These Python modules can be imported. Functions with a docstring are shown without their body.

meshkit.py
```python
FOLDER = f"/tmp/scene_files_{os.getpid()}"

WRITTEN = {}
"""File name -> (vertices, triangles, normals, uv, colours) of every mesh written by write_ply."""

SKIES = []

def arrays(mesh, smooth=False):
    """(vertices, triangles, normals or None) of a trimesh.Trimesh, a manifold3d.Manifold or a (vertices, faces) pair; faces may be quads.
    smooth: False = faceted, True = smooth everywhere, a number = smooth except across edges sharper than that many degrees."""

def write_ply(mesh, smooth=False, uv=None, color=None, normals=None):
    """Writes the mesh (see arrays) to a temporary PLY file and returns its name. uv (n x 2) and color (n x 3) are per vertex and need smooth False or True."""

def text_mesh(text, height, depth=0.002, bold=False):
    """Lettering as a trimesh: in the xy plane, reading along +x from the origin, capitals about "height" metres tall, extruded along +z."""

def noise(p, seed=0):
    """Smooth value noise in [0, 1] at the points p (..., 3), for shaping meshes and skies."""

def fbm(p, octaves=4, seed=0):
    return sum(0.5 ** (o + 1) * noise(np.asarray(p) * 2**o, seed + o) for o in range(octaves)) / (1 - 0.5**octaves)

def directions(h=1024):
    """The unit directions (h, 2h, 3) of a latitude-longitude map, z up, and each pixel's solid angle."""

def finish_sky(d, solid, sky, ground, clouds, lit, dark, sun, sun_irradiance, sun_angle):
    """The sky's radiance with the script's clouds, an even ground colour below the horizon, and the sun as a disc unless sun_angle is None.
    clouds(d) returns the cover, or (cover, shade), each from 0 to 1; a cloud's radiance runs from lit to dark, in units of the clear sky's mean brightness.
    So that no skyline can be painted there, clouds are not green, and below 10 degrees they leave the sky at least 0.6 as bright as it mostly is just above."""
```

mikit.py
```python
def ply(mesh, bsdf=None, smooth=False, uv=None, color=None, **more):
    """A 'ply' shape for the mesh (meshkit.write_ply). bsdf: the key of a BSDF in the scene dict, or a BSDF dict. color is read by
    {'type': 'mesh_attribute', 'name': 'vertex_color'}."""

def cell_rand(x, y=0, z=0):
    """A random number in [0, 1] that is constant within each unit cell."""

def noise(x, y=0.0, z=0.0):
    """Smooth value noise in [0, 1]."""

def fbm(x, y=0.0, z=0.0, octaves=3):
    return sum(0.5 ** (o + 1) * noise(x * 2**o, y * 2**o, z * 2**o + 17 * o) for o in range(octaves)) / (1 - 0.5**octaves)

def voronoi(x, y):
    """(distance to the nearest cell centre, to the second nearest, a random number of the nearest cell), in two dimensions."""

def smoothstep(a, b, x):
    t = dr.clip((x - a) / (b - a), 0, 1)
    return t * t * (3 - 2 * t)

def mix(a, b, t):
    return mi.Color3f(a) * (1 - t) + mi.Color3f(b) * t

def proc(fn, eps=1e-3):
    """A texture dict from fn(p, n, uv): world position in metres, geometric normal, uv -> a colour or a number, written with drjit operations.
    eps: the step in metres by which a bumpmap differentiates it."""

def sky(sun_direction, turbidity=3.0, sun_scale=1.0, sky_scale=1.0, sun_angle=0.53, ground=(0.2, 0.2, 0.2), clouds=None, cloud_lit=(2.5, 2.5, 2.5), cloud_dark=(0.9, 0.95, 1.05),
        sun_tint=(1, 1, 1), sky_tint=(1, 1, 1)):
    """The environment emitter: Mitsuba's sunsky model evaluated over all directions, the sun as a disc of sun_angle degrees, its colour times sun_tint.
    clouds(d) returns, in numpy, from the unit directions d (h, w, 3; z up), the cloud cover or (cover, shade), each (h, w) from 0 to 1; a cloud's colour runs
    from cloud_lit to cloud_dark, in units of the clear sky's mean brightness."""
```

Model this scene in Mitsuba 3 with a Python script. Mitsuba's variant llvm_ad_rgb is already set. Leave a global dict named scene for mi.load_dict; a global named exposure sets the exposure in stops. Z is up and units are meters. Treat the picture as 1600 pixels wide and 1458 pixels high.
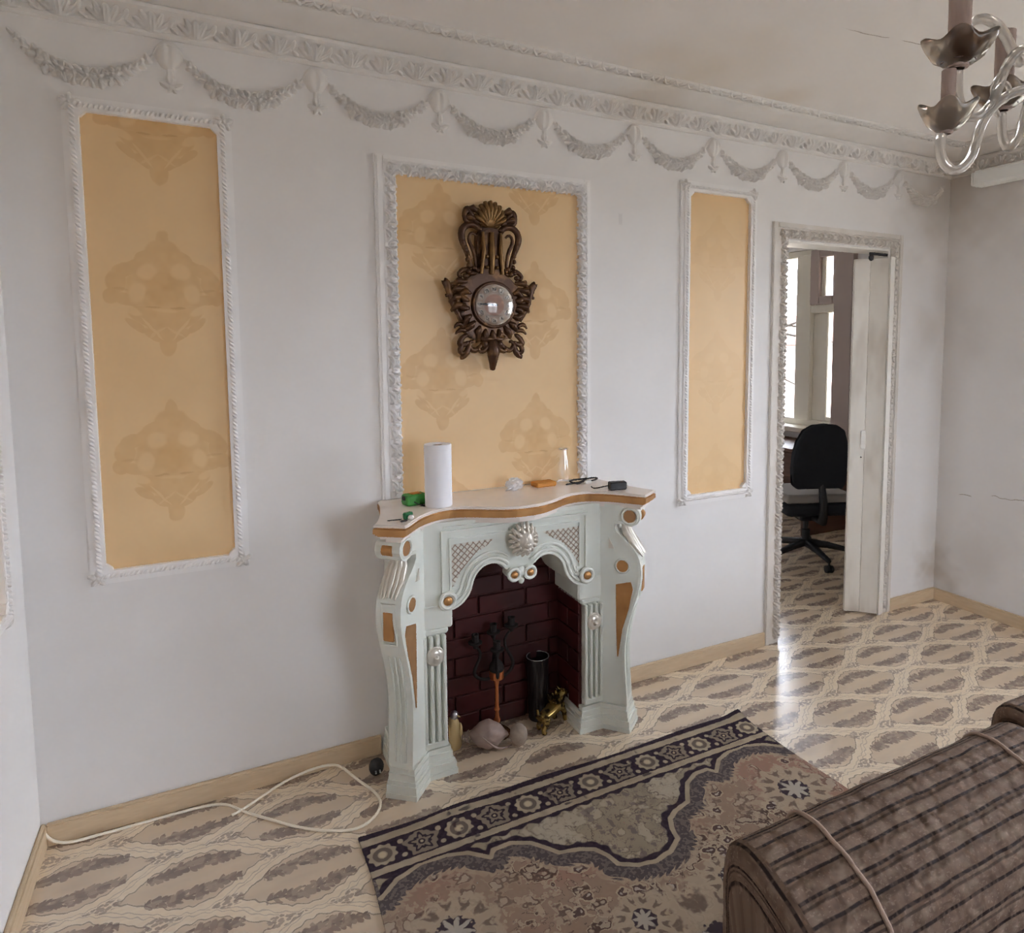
import math, random
import numpy as np, trimesh, mitsuba as mi, drjit as dr, mikit, meshkit
import manifold3d as m3
from shapely.geometry import Polygon, LineString, Point, box as sbox
from shapely import affinity
from shapely.ops import unary_union
from mikit import noise, fbm, voronoi, cell_rand, smoothstep, mix, proc
T = mi.ScalarTransform4f
PI = math.pi
random.seed(7); RNG = np.random.default_rng(7)
scene, labels = {}, {}

# ---------------------------------------------------------------- camera, sky, exposure
exposure = 6.0
YAW, PITCH, ROLL, F, PX, PY = .486, -.0832, -.0029, 1059.886, 888.02, 626.38
EYE = np.array([.517, -2.4978, 1.5347])
fw = np.array([math.sin(YAW)*math.cos(PITCH), math.cos(YAW)*math.cos(PITCH), math.sin(PITCH)])
rt = np.array([math.cos(YAW), -math.sin(YAW), 0]); up = np.cross(rt, fw)
up2 = -rt*math.sin(ROLL) + up*math.cos(ROLL)
scene['camera'] = {'type': 'perspective', 'fov': math.degrees(2*math.atan(800/F)), 'fov_axis': 'x', 'near_clip': .02, 'far_clip': 200.,
    'principal_point_offset_x': (800-PX)/1600, 'principal_point_offset_y': (729-PY)/1458,
    'to_world': T().look_at(origin=EYE.tolist(), target=(EYE+fw).tolist(), up=up2.tolist())}
def overcast(d):
    n = meshkit.fbm(d*2.2+3, 3)
    return np.ones(d.shape[:2]), np.clip(.15+.5*n, 0, 1)
scene['sky'] = mikit.sky((.75, -.35, .55), sun_scale=0., turbidity=4., ground=(.30, .29, .27), clouds=overcast, cloud_lit=(2.15, 2.3, 2.6), cloud_dark=(1.6, 1.75, 2.0))

# ---------------------------------------------------------------- materials
def two(d): return {'type': 'twosided', 'bsdf': d}
def pr(color, rough=.6, spec=.4, metal=0., **k):
    c = proc(color) if callable(color) else {'type': 'rgb', 'value': list(color)}
    return two({'type': 'principled', 'base_color': c, 'roughness': rough, 'specular': spec, 'metallic': metal, **k})
def bump(d, fn, scale, eps=1e-3):
    return two({'type': 'bumpmap', 'arbitrary': proc(fn, eps), 'scale': scale, 'bsdf': d['bsdf']})
def mat(name, d): scene[name] = d

def stain(p, cx, cy, cz, r, s=6.):
    d = dr.sqrt(dr.square(p.x-cx)+dr.square(p.y-cy)+dr.square(p.z-cz))
    return smoothstep(1.05, .0, d/r + (fbm(p.x*s, p.y*s, p.z*s)-.5)*.8)
def wall_color(p, n, uv):
    c = mix((.735, .722, .712), (.70, .684, .672), fbm(p.x*1.7, p.y*1.7, p.z*1.7))
    s = dr.maximum(.9*stain(p, 4.32, .0, .17, .26, 9.), .75*stain(p, 4.30, -.04, 2.47, .60))
    s = dr.maximum(s, .30*stain(p, 4.325, -.20, .35, .30, 7.))
    s = dr.maximum(s, .40*stain(p, 4.22, 0., 1.60, .34, 5.))
    s = dr.maximum(s, .35*smoothstep(.20, .0, 4.325 - p.x + dr.abs(p.y))*(.6 + .8*noise(p.x*5, p.y*5, p.z*5)))
    c = mix(c, (.37, .31, .24), s*.8)
    # hairline cracks and plaster patches near the right-hand corner
    cr = dr.abs(p.z - .62 - .05*fbm(p.y*9, 3.) + .1*p.y)
    c = mix(c, (.40, .36, .31), smoothstep(.004, .001, cr)*smoothstep(.02, -.05, p.y)*smoothstep(4.29, 4.31, p.x)*smoothstep(.45, .6, noise(p.y*12, p.z*9)))
    pt = smoothstep(.015, .010, dr.maximum(dr.abs(p.x-2.09)*1.4, dr.abs(p.z-2.065)*.55)) * smoothstep(-.01, 0., p.y)
    return mix(c, (.60, .585, .58), pt*.6)
mat('m_wall', bump(pr(wall_color, .75, .25), lambda p, n, uv: fbm(p.x*14, p.y*14, p.z*14, 3), .0022, 2e-3))
def ceil_color(p, n, uv):
    c = mix((.77, .75, .73), (.72, .70, .68), fbm(p.x*1.3, p.y*1.3))
    w = stain(p, 2.25, -.26, 2.6, .50, 4.)
    c = mix(c, (.56, .47, .34), .42*w*(.6 + .6*noise(p.x*6, p.y*6)))
    c = mix(c, (.56, .46, .33), .4*stain(p, 2.75, -.22, 2.6, .22, 5.))
    c = mix(c, (.50, .42, .32), .35*stain(p, 4.25, -.05, 2.55, .55, 5.))
    a = dr.abs(p.y + .83 + .16*(p.x-2.6) + .05*(fbm(p.x*7, 1.)-.5))
    crk = smoothstep(.0045, .001, a)*smoothstep(.44, .56, noise(p.x*13, 7.))*smoothstep(2.45, 2.55, p.x)*smoothstep(2.95, 2.85, p.x)
    return mix(c, (.38, .34, .30), crk*.8)
def ceil_bump(p, n, uv):
    a = dr.abs(p.y + .80 + .16*(p.x-2.6) + .06*(fbm(p.x*6, 1.)-.5))
    return fbm(p.x*9, p.y*9, 0, 3) + 2.2*smoothstep(.05, .0, a)*noise(p.x*25, p.y*25)
mat('m_ceiling', bump(pr(ceil_color, .8, .2), ceil_bump, .003, 2e-3))
mat('m_plaster', pr(lambda p, n, uv: mix(mix((.73, .71, .69), (.66, .64, .615), fbm(p.x*8, p.y*8, p.z*8)), (.50, .42, .32), .4*stain(p, 4.25, -.05, 2.55, .6, 5.) + .4*stain(p, 2.2, -.12, 2.58, .28, 7.)), .6, .35))
mat('m_plaster_white', pr(lambda p, n, uv: mix((.80, .79, .785), (.72, .705, .69), fbm(p.x*11, p.y*11, p.z*11)), .45, .5))
mat('m_trim_grey', pr(lambda p, n, uv: mix((.70, .665, .62), (.55, .51, .46), fbm(p.x*16, p.y*16, p.z*9)), .5, .4))

def linoleum(p, n, uv):
    x = p.x - 3.394; y = p.y + .366
    jag = (noise(p.x*70, p.y*30) - .5)*.010 + (noise(p.x*16, p.y*12) - .5)*.012
    cx_ = dr.cos(x*(PI/.2975)); t = .5 + .5*cx_
    yy = y + jag
    yr = yy/.274; yr = yr - dr.floor(yr + .5)
    a = dr.abs(yr)*2
    d = a - t
    slope = dr.sqrt(1 + dr.square(.137*.5*PI/.2975*dr.sin(x*(PI/.2975))))
    dist = dr.abs(d)*.137/slope
    inA = d < 0
    ux = dr.select(inA, x, x - .2975); uy = dr.select(inA, y, y - .137)
    lx = (ux/.595 - dr.floor(ux/.595 + .5))*.595
    ly = (uy/.274 - dr.floor(uy/.274 + .5))*.274
    scal = .0022*dr.sin(x*170. + 4.*dr.sin(y*23.))
    dist = dist + scal
    band = smoothstep(.032, .029, dist)
    base = mix((.63, .515, .385), (.535, .43, .32), fbm(p.x*9, p.y*25))
    c = mix(base, mix((.745, .635, .49), (.69, .58, .44), noise(p.x*60, p.y*110)), band)
    line = dr.maximum(smoothstep(.0030, .0012, dr.abs(dist - .030)), .5*smoothstep(.0026, .001, dr.abs(dist - .006)))
    c = mix(c, (.16, .12, .10), line*.66)
    # two leafy sprays in each cell, one small one at its tips: lens-shaped leaflets along a wavy stem
    row = dr.select(ly > 0, 1., -1.)
    stem = .008*dr.sin(lx*26. + row*1.3)
    sy = ly - row*.0545 - stem
    sd = dr.select(sy > 0, 1., -1.); ay = dr.abs(sy)
    cid = dr.floor(p.y/.137)
    jx = .010*(noise(p.x*90, p.y*90) - .5); jy = .008*(noise(p.x*90+7, p.y*90+3) - .5)
    full = dr.sqrt(dr.maximum(0., 1 - dr.square(lx/.135)))
    leaf = mi.Float(0.); tone = mi.Float(0.)
    for k in (-1, 0, 1):
        i0 = dr.floor(lx/.0175) + k
        h = cell_rand(i0, cid*2 + sd, 5.)
        ex = lx + jx - (i0 + .5 + .5*(h - .5))*.0175
        fy = ay + jy - (.009 + .008*h)*full
        an = .55 + .5*h
        ca, sa = dr.cos(an), dr.sin(an)
        a_ = (ex*ca + fy*sa)/(.0165*(.55 + .6*full)); b_ = (-ex*sa + fy*ca)/(.0078*(.6 + .5*full))
        on = dr.select((dr.abs(lx) < .122) & (h > .08), 1., 0.)
        e = smoothstep(1.15, .75, dr.square(a_) + dr.square(b_))*on
        tone = dr.select(e > leaf, h, tone); leaf = dr.maximum(leaf, e)
    core = smoothstep(.0062, .0035, ay)*smoothstep(.124, .118, dr.abs(lx))
    bl = smoothstep(.016, .011, dr.sqrt(dr.square(lx - .03*row + .01) + dr.square(sy)))*smoothstep(.35, .55, noise(p.x*130, p.y*130))
    dark = dr.maximum(dr.maximum(leaf, core), bl)*(.72 + .28*smoothstep(.28, .55, noise(p.x*60 + 3, p.y*75)))
    v1, v2, vr = voronoi(p.x*80, p.y*95)
    tip = dr.square((dr.abs(lx) - .222)/.052) + dr.square(ly/.026)
    leaf2 = smoothstep(1.1, .7, tip + .9*(noise(p.x*60, p.y*90) - .5))*smoothstep(.60, .40, v1)
    c = mix(c, mix((.105, .070, .060), (.24, .165, .135), tone*.7 + .3*noise(p.x*50, p.y*50)), dark*.82)
    return mix(c, (.28, .205, .165), leaf2*.7)
mat('m_lino', two({'type': 'principled', 'base_color': proc(linoleum), 'roughness': .235, 'specular': 1.0, 'clearcoat': .6, 'clearcoat_gloss': .9}))
mat('m_baseboard', pr(lambda p, n, uv: mix((.62, .485, .33), (.52, .39, .25), fbm(p.x*20, p.y*20, p.z*90)), .45, .4))

def damask(p, lx, lz):
    ax = dr.abs(lx) + .006*(noise(p.x*45+9, p.z*45) - .5); az = lz + .006*(noise(p.x*45, p.z*45+5) - .5)
    def lobe(cx, cz, rx, rz, an=0., soft=.22):
        c, s_ = math.cos(an), math.sin(an)
        a = ((ax - cx)*c + (az - cz)*s_)/rx; b = (-(ax - cx)*s_ + (az - cz)*c)/rz
        return smoothstep(1 + soft, 1 - soft, dr.square(a) + dr.square(b))
    m = mi.Float(0.)
    for q in [(0, .155, .020, .042), (0, .120, .052, .048), (.050, .118, .034, .014, -.5), (.060, .088, .050, .026, -.35), (.105, .072, .036, .022, -.3), (.128, .035, .028, .036), (.142, -.008, .022, .026),
              (.105, -.018, .050, .018, .2), (0, .020, .105, .080), (.055, -.070, .050, .028, .5), (.082, -.098, .032, .012, .7), (0, -.085, .060, .045), (.036, -.128, .034, .014, .6), (0, -.155, .024, .040)]:
        m = dr.maximum(m, lobe(*q))
    lite = dr.maximum(dr.maximum(lobe(.044, .070, .028, .024, -.5, .5), lobe(.074, .002, .022, .030, .2, .5)), dr.maximum(lobe(.090, -.052, .026, .012, .5, .5), lobe(.040, -.108, .042, .004, .9, .5)))
    lite = dr.maximum(lite, .7*dr.maximum(lobe(.024, -.118, .030, .004, -.6, .5), lobe(0., -.052, .034, .005, 0., .5)))
    core = lobe(0., .020, .048, .050, 0., .8)
    dark = dr.maximum(lobe(.034, -.042, .020, .0030, 0., .5), .5*lobe(.118, .012, .022, .004, .1, .5))
    return m, lite, core, dark
def wallpaper(p, n, uv):
    # uv: metres on the panel
    x, z = uv.x, uv.y
    i = dr.floor(x/.39 + .5)
    lx = x - i*.39
    odd = i - 2*dr.floor(i/2)
    zz = z - odd*.265
    lz = (zz/.53 - dr.floor(zz/.53 + .5))*.53
    m, lite, core, dark = damask(p, lx, lz)
    c = mix((.735, .515, .285), (.69, .475, .25), fbm(x*7, z*7))
    tone = mix((.585, .355, .145), (.625, .39, .17), noise(x*25, z*25))
    c = mix(c, tone, m*(.54 + .25*core)*(1 - .75*lite)*(.8 + .4*noise(x*60, z*60)))
    return mix(c, (.50, .28, .10), dark*.45)
mat('m_wallpaper', pr(wallpaper, .42, .45))
def faint(p, n, uv):
    c = wallpaper(p, n, uv)
    return mix((.72, .495, .262), c, .30)
mat('m_wallpaper_faint', pr(faint, .42, .45))

def paintfn(a, b): return lambda p, n, uv: mix(a, b, fbm(p.x*25, p.y*25, p.z*18))
mat('m_mint', pr((.625, .645, .590), .32, .5))
mat('m_mantel_top', pr(paintfn((.72, .655, .60), (.66, .60, .545)), .28, .5))
mat('m_gold', pr(paintfn((.56, .31, .125), (.40, .19, .065)), .34, .5, .65))
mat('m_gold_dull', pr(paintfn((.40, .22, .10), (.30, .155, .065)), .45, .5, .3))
mat('m_pearl', pr((.60, .56, .49), .22, .6, .35))
mat('m_lattice', pr((.30, .225, .165), .5, .4, .2))
mat('m_lattice_ground', pr((.62, .60, .53), .45, .5))
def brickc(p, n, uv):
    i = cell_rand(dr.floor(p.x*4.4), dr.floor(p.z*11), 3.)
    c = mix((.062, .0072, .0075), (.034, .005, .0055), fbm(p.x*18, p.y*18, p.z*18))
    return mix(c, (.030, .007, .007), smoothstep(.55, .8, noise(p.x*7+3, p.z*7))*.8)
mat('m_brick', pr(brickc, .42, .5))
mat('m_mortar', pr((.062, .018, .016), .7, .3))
mat('m_soot', pr((.018, .014, .013), .8, .2))
def bronze(p, n, uv):
    return mix((.062, .026, .011), (.165, .080, .028), smoothstep(.42, .80, fbm(p.x*38, p.y*38, p.z*30)))
mat('m_bronze', pr(bronze, .34, .5, .45))
mat('m_bronze_gilt', pr(lambda p, n, uv: mix((.26, .145, .050), (.10, .052, .020), fbm(p.x*45, p.y*45, p.z*45)), .3, .5, .7))
mat('m_dial', pr(lambda p, n, uv: mix((.44, .33, .255), (.40, .205, .135), smoothstep(.045, .036, dr.sqrt(dr.square(uv.x)+dr.square(uv.y)))), .4, .4))
mat('m_black', pr((.012, .012, .014), .42, .5))
mat('m_darknum', pr((.055, .03, .025), .5, .4))
mat('m_enamel', pr((.50, .43, .36), .3, .5))
mat('m_paper', bump(pr((.80, .80, .83), .85, .1), lambda p, n, uv: fbm(p.x*70, p.y*70, p.z*70), .002))
mat('m_card', pr((.42, .33, .25), .8, .2))
mat('m_green', pr((.045, .26, .045), .45, .5))
mat('m_green_dark', pr((.02, .16, .06), .4, .5))
mat('m_orange', pr(lambda p, n, uv: mix((.55, .245, .055), (.45, .18, .035), fbm(p.x*90, p.y*90, p.z*90)), .6, .3))
mat('m_white_plastic', pr((.78, .77, .74), .35, .5))
mat('m_cable', pr((.80, .74, .62), .4, .5))
mat('m_glass', {'type': 'dielectric', 'int_ior': 1.5, 'ext_ior': 1.0})
mat('m_pane', {'type': 'thindielectric', 'int_ior': 1.5})
mat('m_bottle', {'type': 'thindielectric', 'int_ior': 2.1})
mat('m_crystal', {'type': 'principled', 'base_color': {'type': 'rgb', 'value': [.86, .82, .77]}, 'roughness': .06, 'spec_trans': .82, 'eta': 1.5})
mat('m_dish', {'type': 'principled', 'base_color': proc(lambda p, n, uv: mix((.68, .60, .50), (.22, .14, .09), smoothstep(.45, .72, fbm(p.x*22, p.y*22, p.z*22)))), 'roughness': .08, 'spec_trans': .84, 'eta': 1.45})
mat('m_sleeve', pr((.36, .27, .235), .35, .5))
mat('m_dark_stain', pr((.09, .05, .038), .4, .5))
mat('m_bag', {'type': 'principledthin', 'base_color': {'type': 'rgb', 'value': [.85, .85, .86]}, 'roughness': .18, 'spec_trans': .55, 'eta': 1.4})
mat('m_copper', pr((.62, .22, .085), .28, .5, .85))
mat('m_brass', pr(lambda p, n, uv: mix((.34, .235, .075), (.06, .04, .018), smoothstep(.42, .62, fbm(p.x*60, p.y*60, p.z*60))), .24, .5, .85))
mat('m_shell', pr(lambda p, n, uv: mix((.36, .27, .23), (.22, .155, .13), fbm(p.x*30, p.y*30, p.z*60)), .45, .5))
mat('m_shell_lip', pr((.50, .40, .29), .35, .5))
mat('m_stone', pr(lambda p, n, uv: mix((.36, .29, .235), (.24, .19, .15), fbm(p.x*60, p.y*60, p.z*60)), .75, .3))
mat('m_ochre', pr((.50, .36, .17), .45, .5))
mat('m_silver', pr((.60, .60, .62), .22, .5, .9))
mat('m_door', pr(lambda p, n, uv: mix((.70, .665, .60), (.56, .51, .44), smoothstep(.45, .8, fbm(p.x*14, p.y*14, p.z*3.5))), .38, .5))
mat('m_door_edge', pr((.75, .73, .68), .4, .5))
mat('m_window', pr((.70, .66, .57), .4, .5))
mat('m_window_aged', pr((.42, .34, .31), .5, .4))
mat('m_chair', pr(lambda p, n, uv: mix((.016, .018, .022), (.030, .032, .038), noise(p.x*300, p.y*300, p.z*300)), .85, .2))
mat('m_towel', pr((.30, .28, .26), .9, .1))
mat('m_wood_dark', pr(lambda p, n, uv: mix((.12, .055, .035), (.075, .035, .022), fbm(p.x*6, p.y*6, p.z*50)), .4, .5))
mat('m_outwall', pr((.62, .46, .40), .8, .2))
mat('m_outroof', pr((.40, .24, .20), .8, .2))
mat('m_bark', pr((.035, .028, .022), .8, .2))
mat('m_ground', pr((.34, .31, .24), .9, .1))
mat('m_tube', pr((.80, .81, .78), .35, .5))

# rug: everything in metres, mirrored about its long axis
RX0, RX1, RY0, RY1 = .866, 2.392, -.436, -2.30
RXC = (RX0+RX1)/2
SCAL = [(.753, -.700), (.70, -.655), (.62, -.628), (.545, -.632), (.485, -.652), (.43, -.703), (.412, -.676), (.355, -.676), (.30, -.705), (.268, -.745), (.242, -.782), (.18, -.798), (.14, -.822), (.118, -.862), (.108, -.905), (.06, -.935), (.0, -.948)]
def rugc(p, n, uv):
    q = dr.abs(p.x - RXC); y = p.y
    wob = (noise(p.x*60, p.y*60) - .5)
    y = y + .004*wob; q = q + .003*wob
    navy = mix((.030, .021, .033), (.052, .038, .050), noise(p.x*120, p.y*120))
    cream = mix((.44, .375, .285), (.32, .265, .20), noise(p.x*45, p.y*45))
    # field: tangles of small leaves and blossoms, drawn as contour bands
    f1 = fbm(p.x*30, p.y*30, 0, 3); f2 = fbm(p.x*44+9, p.y*44, 2., 3); f3 = noise(p.x*130, p.y*130)
    field = mix((.31, .225, .17), (.34, .20, .155), smoothstep(.35, .75, noise(p.x*5+1, p.y*5)))
    field = mix(field, (.285, .205, .15), f3*.6)
    w1, w2, wr = voronoi(p.x*16 + .5*f2, p.y*16 + .5*f1)
    busy = smoothstep(.38, .55, noise(p.x*7+4, p.y*7))
    field = mix(field, (.42, .345, .265), smoothstep(.045, .025, dr.abs(f1 - .57))*(.35 + .6*busy))
    field = mix(field, (.090, .055, .048), smoothstep(.60, .66, f1)*(.45 + .45*busy))
    field = mix(field, (.46, .38, .30), smoothstep(.69, .74, f1)*.8)
    field = mix(field, (.095, .060, .055), smoothstep(.018, .008, dr.abs(f2 - .62))*.75*busy)
    field = mix(field, (.43, .35, .27), smoothstep(.66, .72, f2)*.7)
    bls = (w1 + .10*(f3 - .5))*dr.select(wr > .62, 1., 9.)
    field = mix(field, (.45, .37, .28), smoothstep(.36, .32, bls)*smoothstep(.22, .26, bls)*.9)
    field = mix(field, (.09, .055, .055), smoothstep(.25, .21, bls)*.9)
    field = mix(field, (.42, .36, .32), smoothstep(.11, .08, bls))
    # medallion flowers
    for (mx, my, r) in [(.605, -.902, .125), (.0, -1.30, .26), (.15, -1.10, .085), (.55, -1.28, .13)]:
        ddx = q - mx; ddy = p.y - my
        rr = dr.sqrt(dr.square(ddx) + dr.square(ddy))/r
        an = dr.atan2(ddy, ddx)
        rr = rr + .16*(f2 - .5) + .10*(f3 - .5)
        pt = rr + .09*dr.cos(an*11 + 3*f1)
        field = mix(field, (.43, .355, .27), smoothstep(1.02, .92, pt)*.85)
        field = mix(field, (.10, .060, .050), smoothstep(.90, .80, pt)*smoothstep(.60, .70, pt)*.7*smoothstep(-.5, .2, dr.cos(an*11 + 3*f1)))
        field = mix(field, (.06, .045, .055), smoothstep(.42, .38, rr))
        field = mix(field, (.42, .38, .33), smoothstep(.32, .24, rr + .10*dr.cos(an*8)))
    # scalloped edge
    d = mi.Float(9.); ys = mi.Float(0.)
    for (x0, y0), (x1, y1) in zip(SCAL[:-1], SCAL[1:]):
        ex, ey = x1-x0, y1-y0
        k = dr.clip(((q-x0)*ex + (y-y0)*ey)/(ex*ex+ey*ey), 0, 1)
        d = dr.minimum(d, dr.sqrt(dr.square(q-x0-k*ex) + dr.square(y-y0-k*ey)))
        if x1 < x0:
            kk = (q - x0)/ex
            ys = dr.select((kk >= 0) & (kk <= 1), y0 + kk*ey, ys)
    sgn = dr.select(y > ys, -d, d)            # positive on the field side
    inner = mix((.35, .30, .225), (.27, .23, .17), noise(p.x*18, p.y*18))
    ro_ = dr.sqrt(dr.square(q - .215) + dr.square(p.y + .685))/.062 + .5*(f2 - .5)
    inner = mix(inner, (.46, .41, .33), smoothstep(1.1, .8, ro_)*(.55 + .35*f3))
    inner = mix(inner, (.43, .38, .30), smoothstep(.60, .68, f1)*.85)
    inner = mix(inner, (.13, .095, .085), smoothstep(.020, .009, dr.abs(f1 - .56))*.8)
    inner = mix(inner, (.16, .12, .12), smoothstep(.60, .68, f2)*smoothstep(.20, .05, q)*.8)
    inner = mix(inner, (.15, .11, .095), smoothstep(.016, .007, dr.abs(f2 - .50))*.6)
    inner = mix(inner, navy, smoothstep(-.030, -.024, sgn + .007*dr.cos(q*95)*dr.cos(p.y*95)))
    inner = mix(inner, navy, smoothstep(-.636, -.630, y + .006*dr.cos(q*105)))
    shade = mix((.095, .078, .082), (.16, .135, .125), smoothstep(.5, .62, noise(p.x*150, p.y*150)))
    flame = dr.abs(dr.sin(p.x*110 + 3*dr.sin(p.y*60)))*.014 + .046
    c = dr.select(sgn < 0, inner, field)
    c = mix(c, (.40, .32, .24), dr.select(sgn > 0, 1., 0.)*smoothstep(flame + .022, flame + .012, sgn)*(.4 + .5*noise(p.x*70, p.y*70)))
    c = mix(c, shade, dr.select(sgn > 0, 1., 0.)*smoothstep(flame + .004, flame - .002, sgn))
    c = mix(c, cream, smoothstep(.0095, .0065, d))
    # border: navy edge, cream, medallion band, cream
    b = RY0 - y
    bx = (p.x - .916)/.2394; bi = bx - dr.floor(bx)
    la = (dr.abs(bi - dr.floor(bi + .5)))*.2394; lb = dr.abs(bi - .5)*.2394
    sx = dr.select(bi < .25, bi, dr.select(bi > .75, bi - 1, bi - .5))*.2394
    sy = y + .540
    isA = la < lb
    r = dr.sqrt(dr.square(sx) + dr.square(sy)); an = dr.atan2(sy, sx)
    rosA = r + .0035*dr.cos(an*10)
    A = mix(navy, cream, smoothstep(.044, .0405, rosA))
    A = mix(A, (.13, .10, .085), smoothstep(.0305, .0275, r)*smoothstep(.013, .016, r)*.9)
    A = mix(A, (.50, .43, .31), smoothstep(.0115, .009, r))
    rosB = r + .006*dr.cos(an*5 + 1.6) + .004*dr.cos(an*10)
    B = mix(navy, (.235, .195, .155), smoothstep(.053, .049, rosB))
    B = mix(B, navy, smoothstep(.0345, .0315, rosB)*smoothstep(.021, .024, rosB))
    B = mix(B, navy, smoothstep(.012, .010, r)); B = mix(B, cream, smoothstep(.006, .0045, r))
    band = dr.select(isA, A, B)
    fleck = smoothstep(.0105, .0075, dr.sqrt(dr.square(dr.abs(sx) - .060) + dr.square(dr.abs(sy) - .030)))
    band = mix(band, cream, fleck)
    bord = dr.select(b < .020, navy, dr.select(b < .049, cream, dr.select(b < .055, navy, dr.select(b < .150, band, dr.select(b < .156, navy, dr.select(b < .182, cream, navy))))))
    speck = smoothstep(.70, .80, noise(p.x*55, p.y*55))*smoothstep(.6, .8, noise(p.x*20, 5.))
    bord = mix(bord, navy, speck*.8*dr.select((b > .02) & (b < .182), 1., 0.))
    return dr.select(b < .190, bord, c)
mat('m_rug', bump(pr(rugc, .92, .08), lambda p, n, uv: noise(p.x*420, p.y*420), .0016, 4e-4))
# sofa: uv.x is the stripe coordinate in metres, uv.y runs along the stripe
def plush(p, n, uv):
    s = uv.x/.037; f = s - dr.floor(s)
    row = dr.floor(s)
    wob = .06*(noise(uv.y*22, row*3.) - .5)
    d1 = dr.abs(f - .5 + wob)*.037; d2 = dr.abs(f - .80 + wob)*.037
    two_ = row - 2*dr.floor(row/2) > .5
    line = dr.maximum(smoothstep(.0042, .0018, d1), dr.select(two_, smoothstep(.0034, .0014, d2), 0.)*.6)
    c = mix((.185, .125, .090), (.092, .060, .046), fbm(uv.x*55, uv.y*80, 2., 3))
    c = mix(c, (.215, .165, .122), smoothstep(.45, .85, fbm(uv.x*70, uv.y*40, 5.))*.6)
    c = mix(c, (.27, .20, .155), smoothstep(.70, .9, noise(uv.x*330, uv.y*210))*.45)
    return mix(c, (.020, .012, .011), line*(.72 + .28*smoothstep(.3, .5, noise(uv.x*90, uv.y*160))))
def plush_b(p, n, uv):
    s = uv.x/.037; f = s - dr.floor(s)
    row = dr.floor(s)
    d1 = dr.abs(f - .5)*.037
    return smoothstep(0., .016, d1)*1.0 + .9*noise(uv.x*28, uv.y*42, 5.) + .35*noise(uv.x*120, uv.y*90)
mat('m_plush', bump(pr(plush, .85, .15, 0., sheen=.45, sheen_tint=.3), plush_b, .008, 1e-3))
mat('m_piping', pr((.33, .24, .19), .7, .3))
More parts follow.
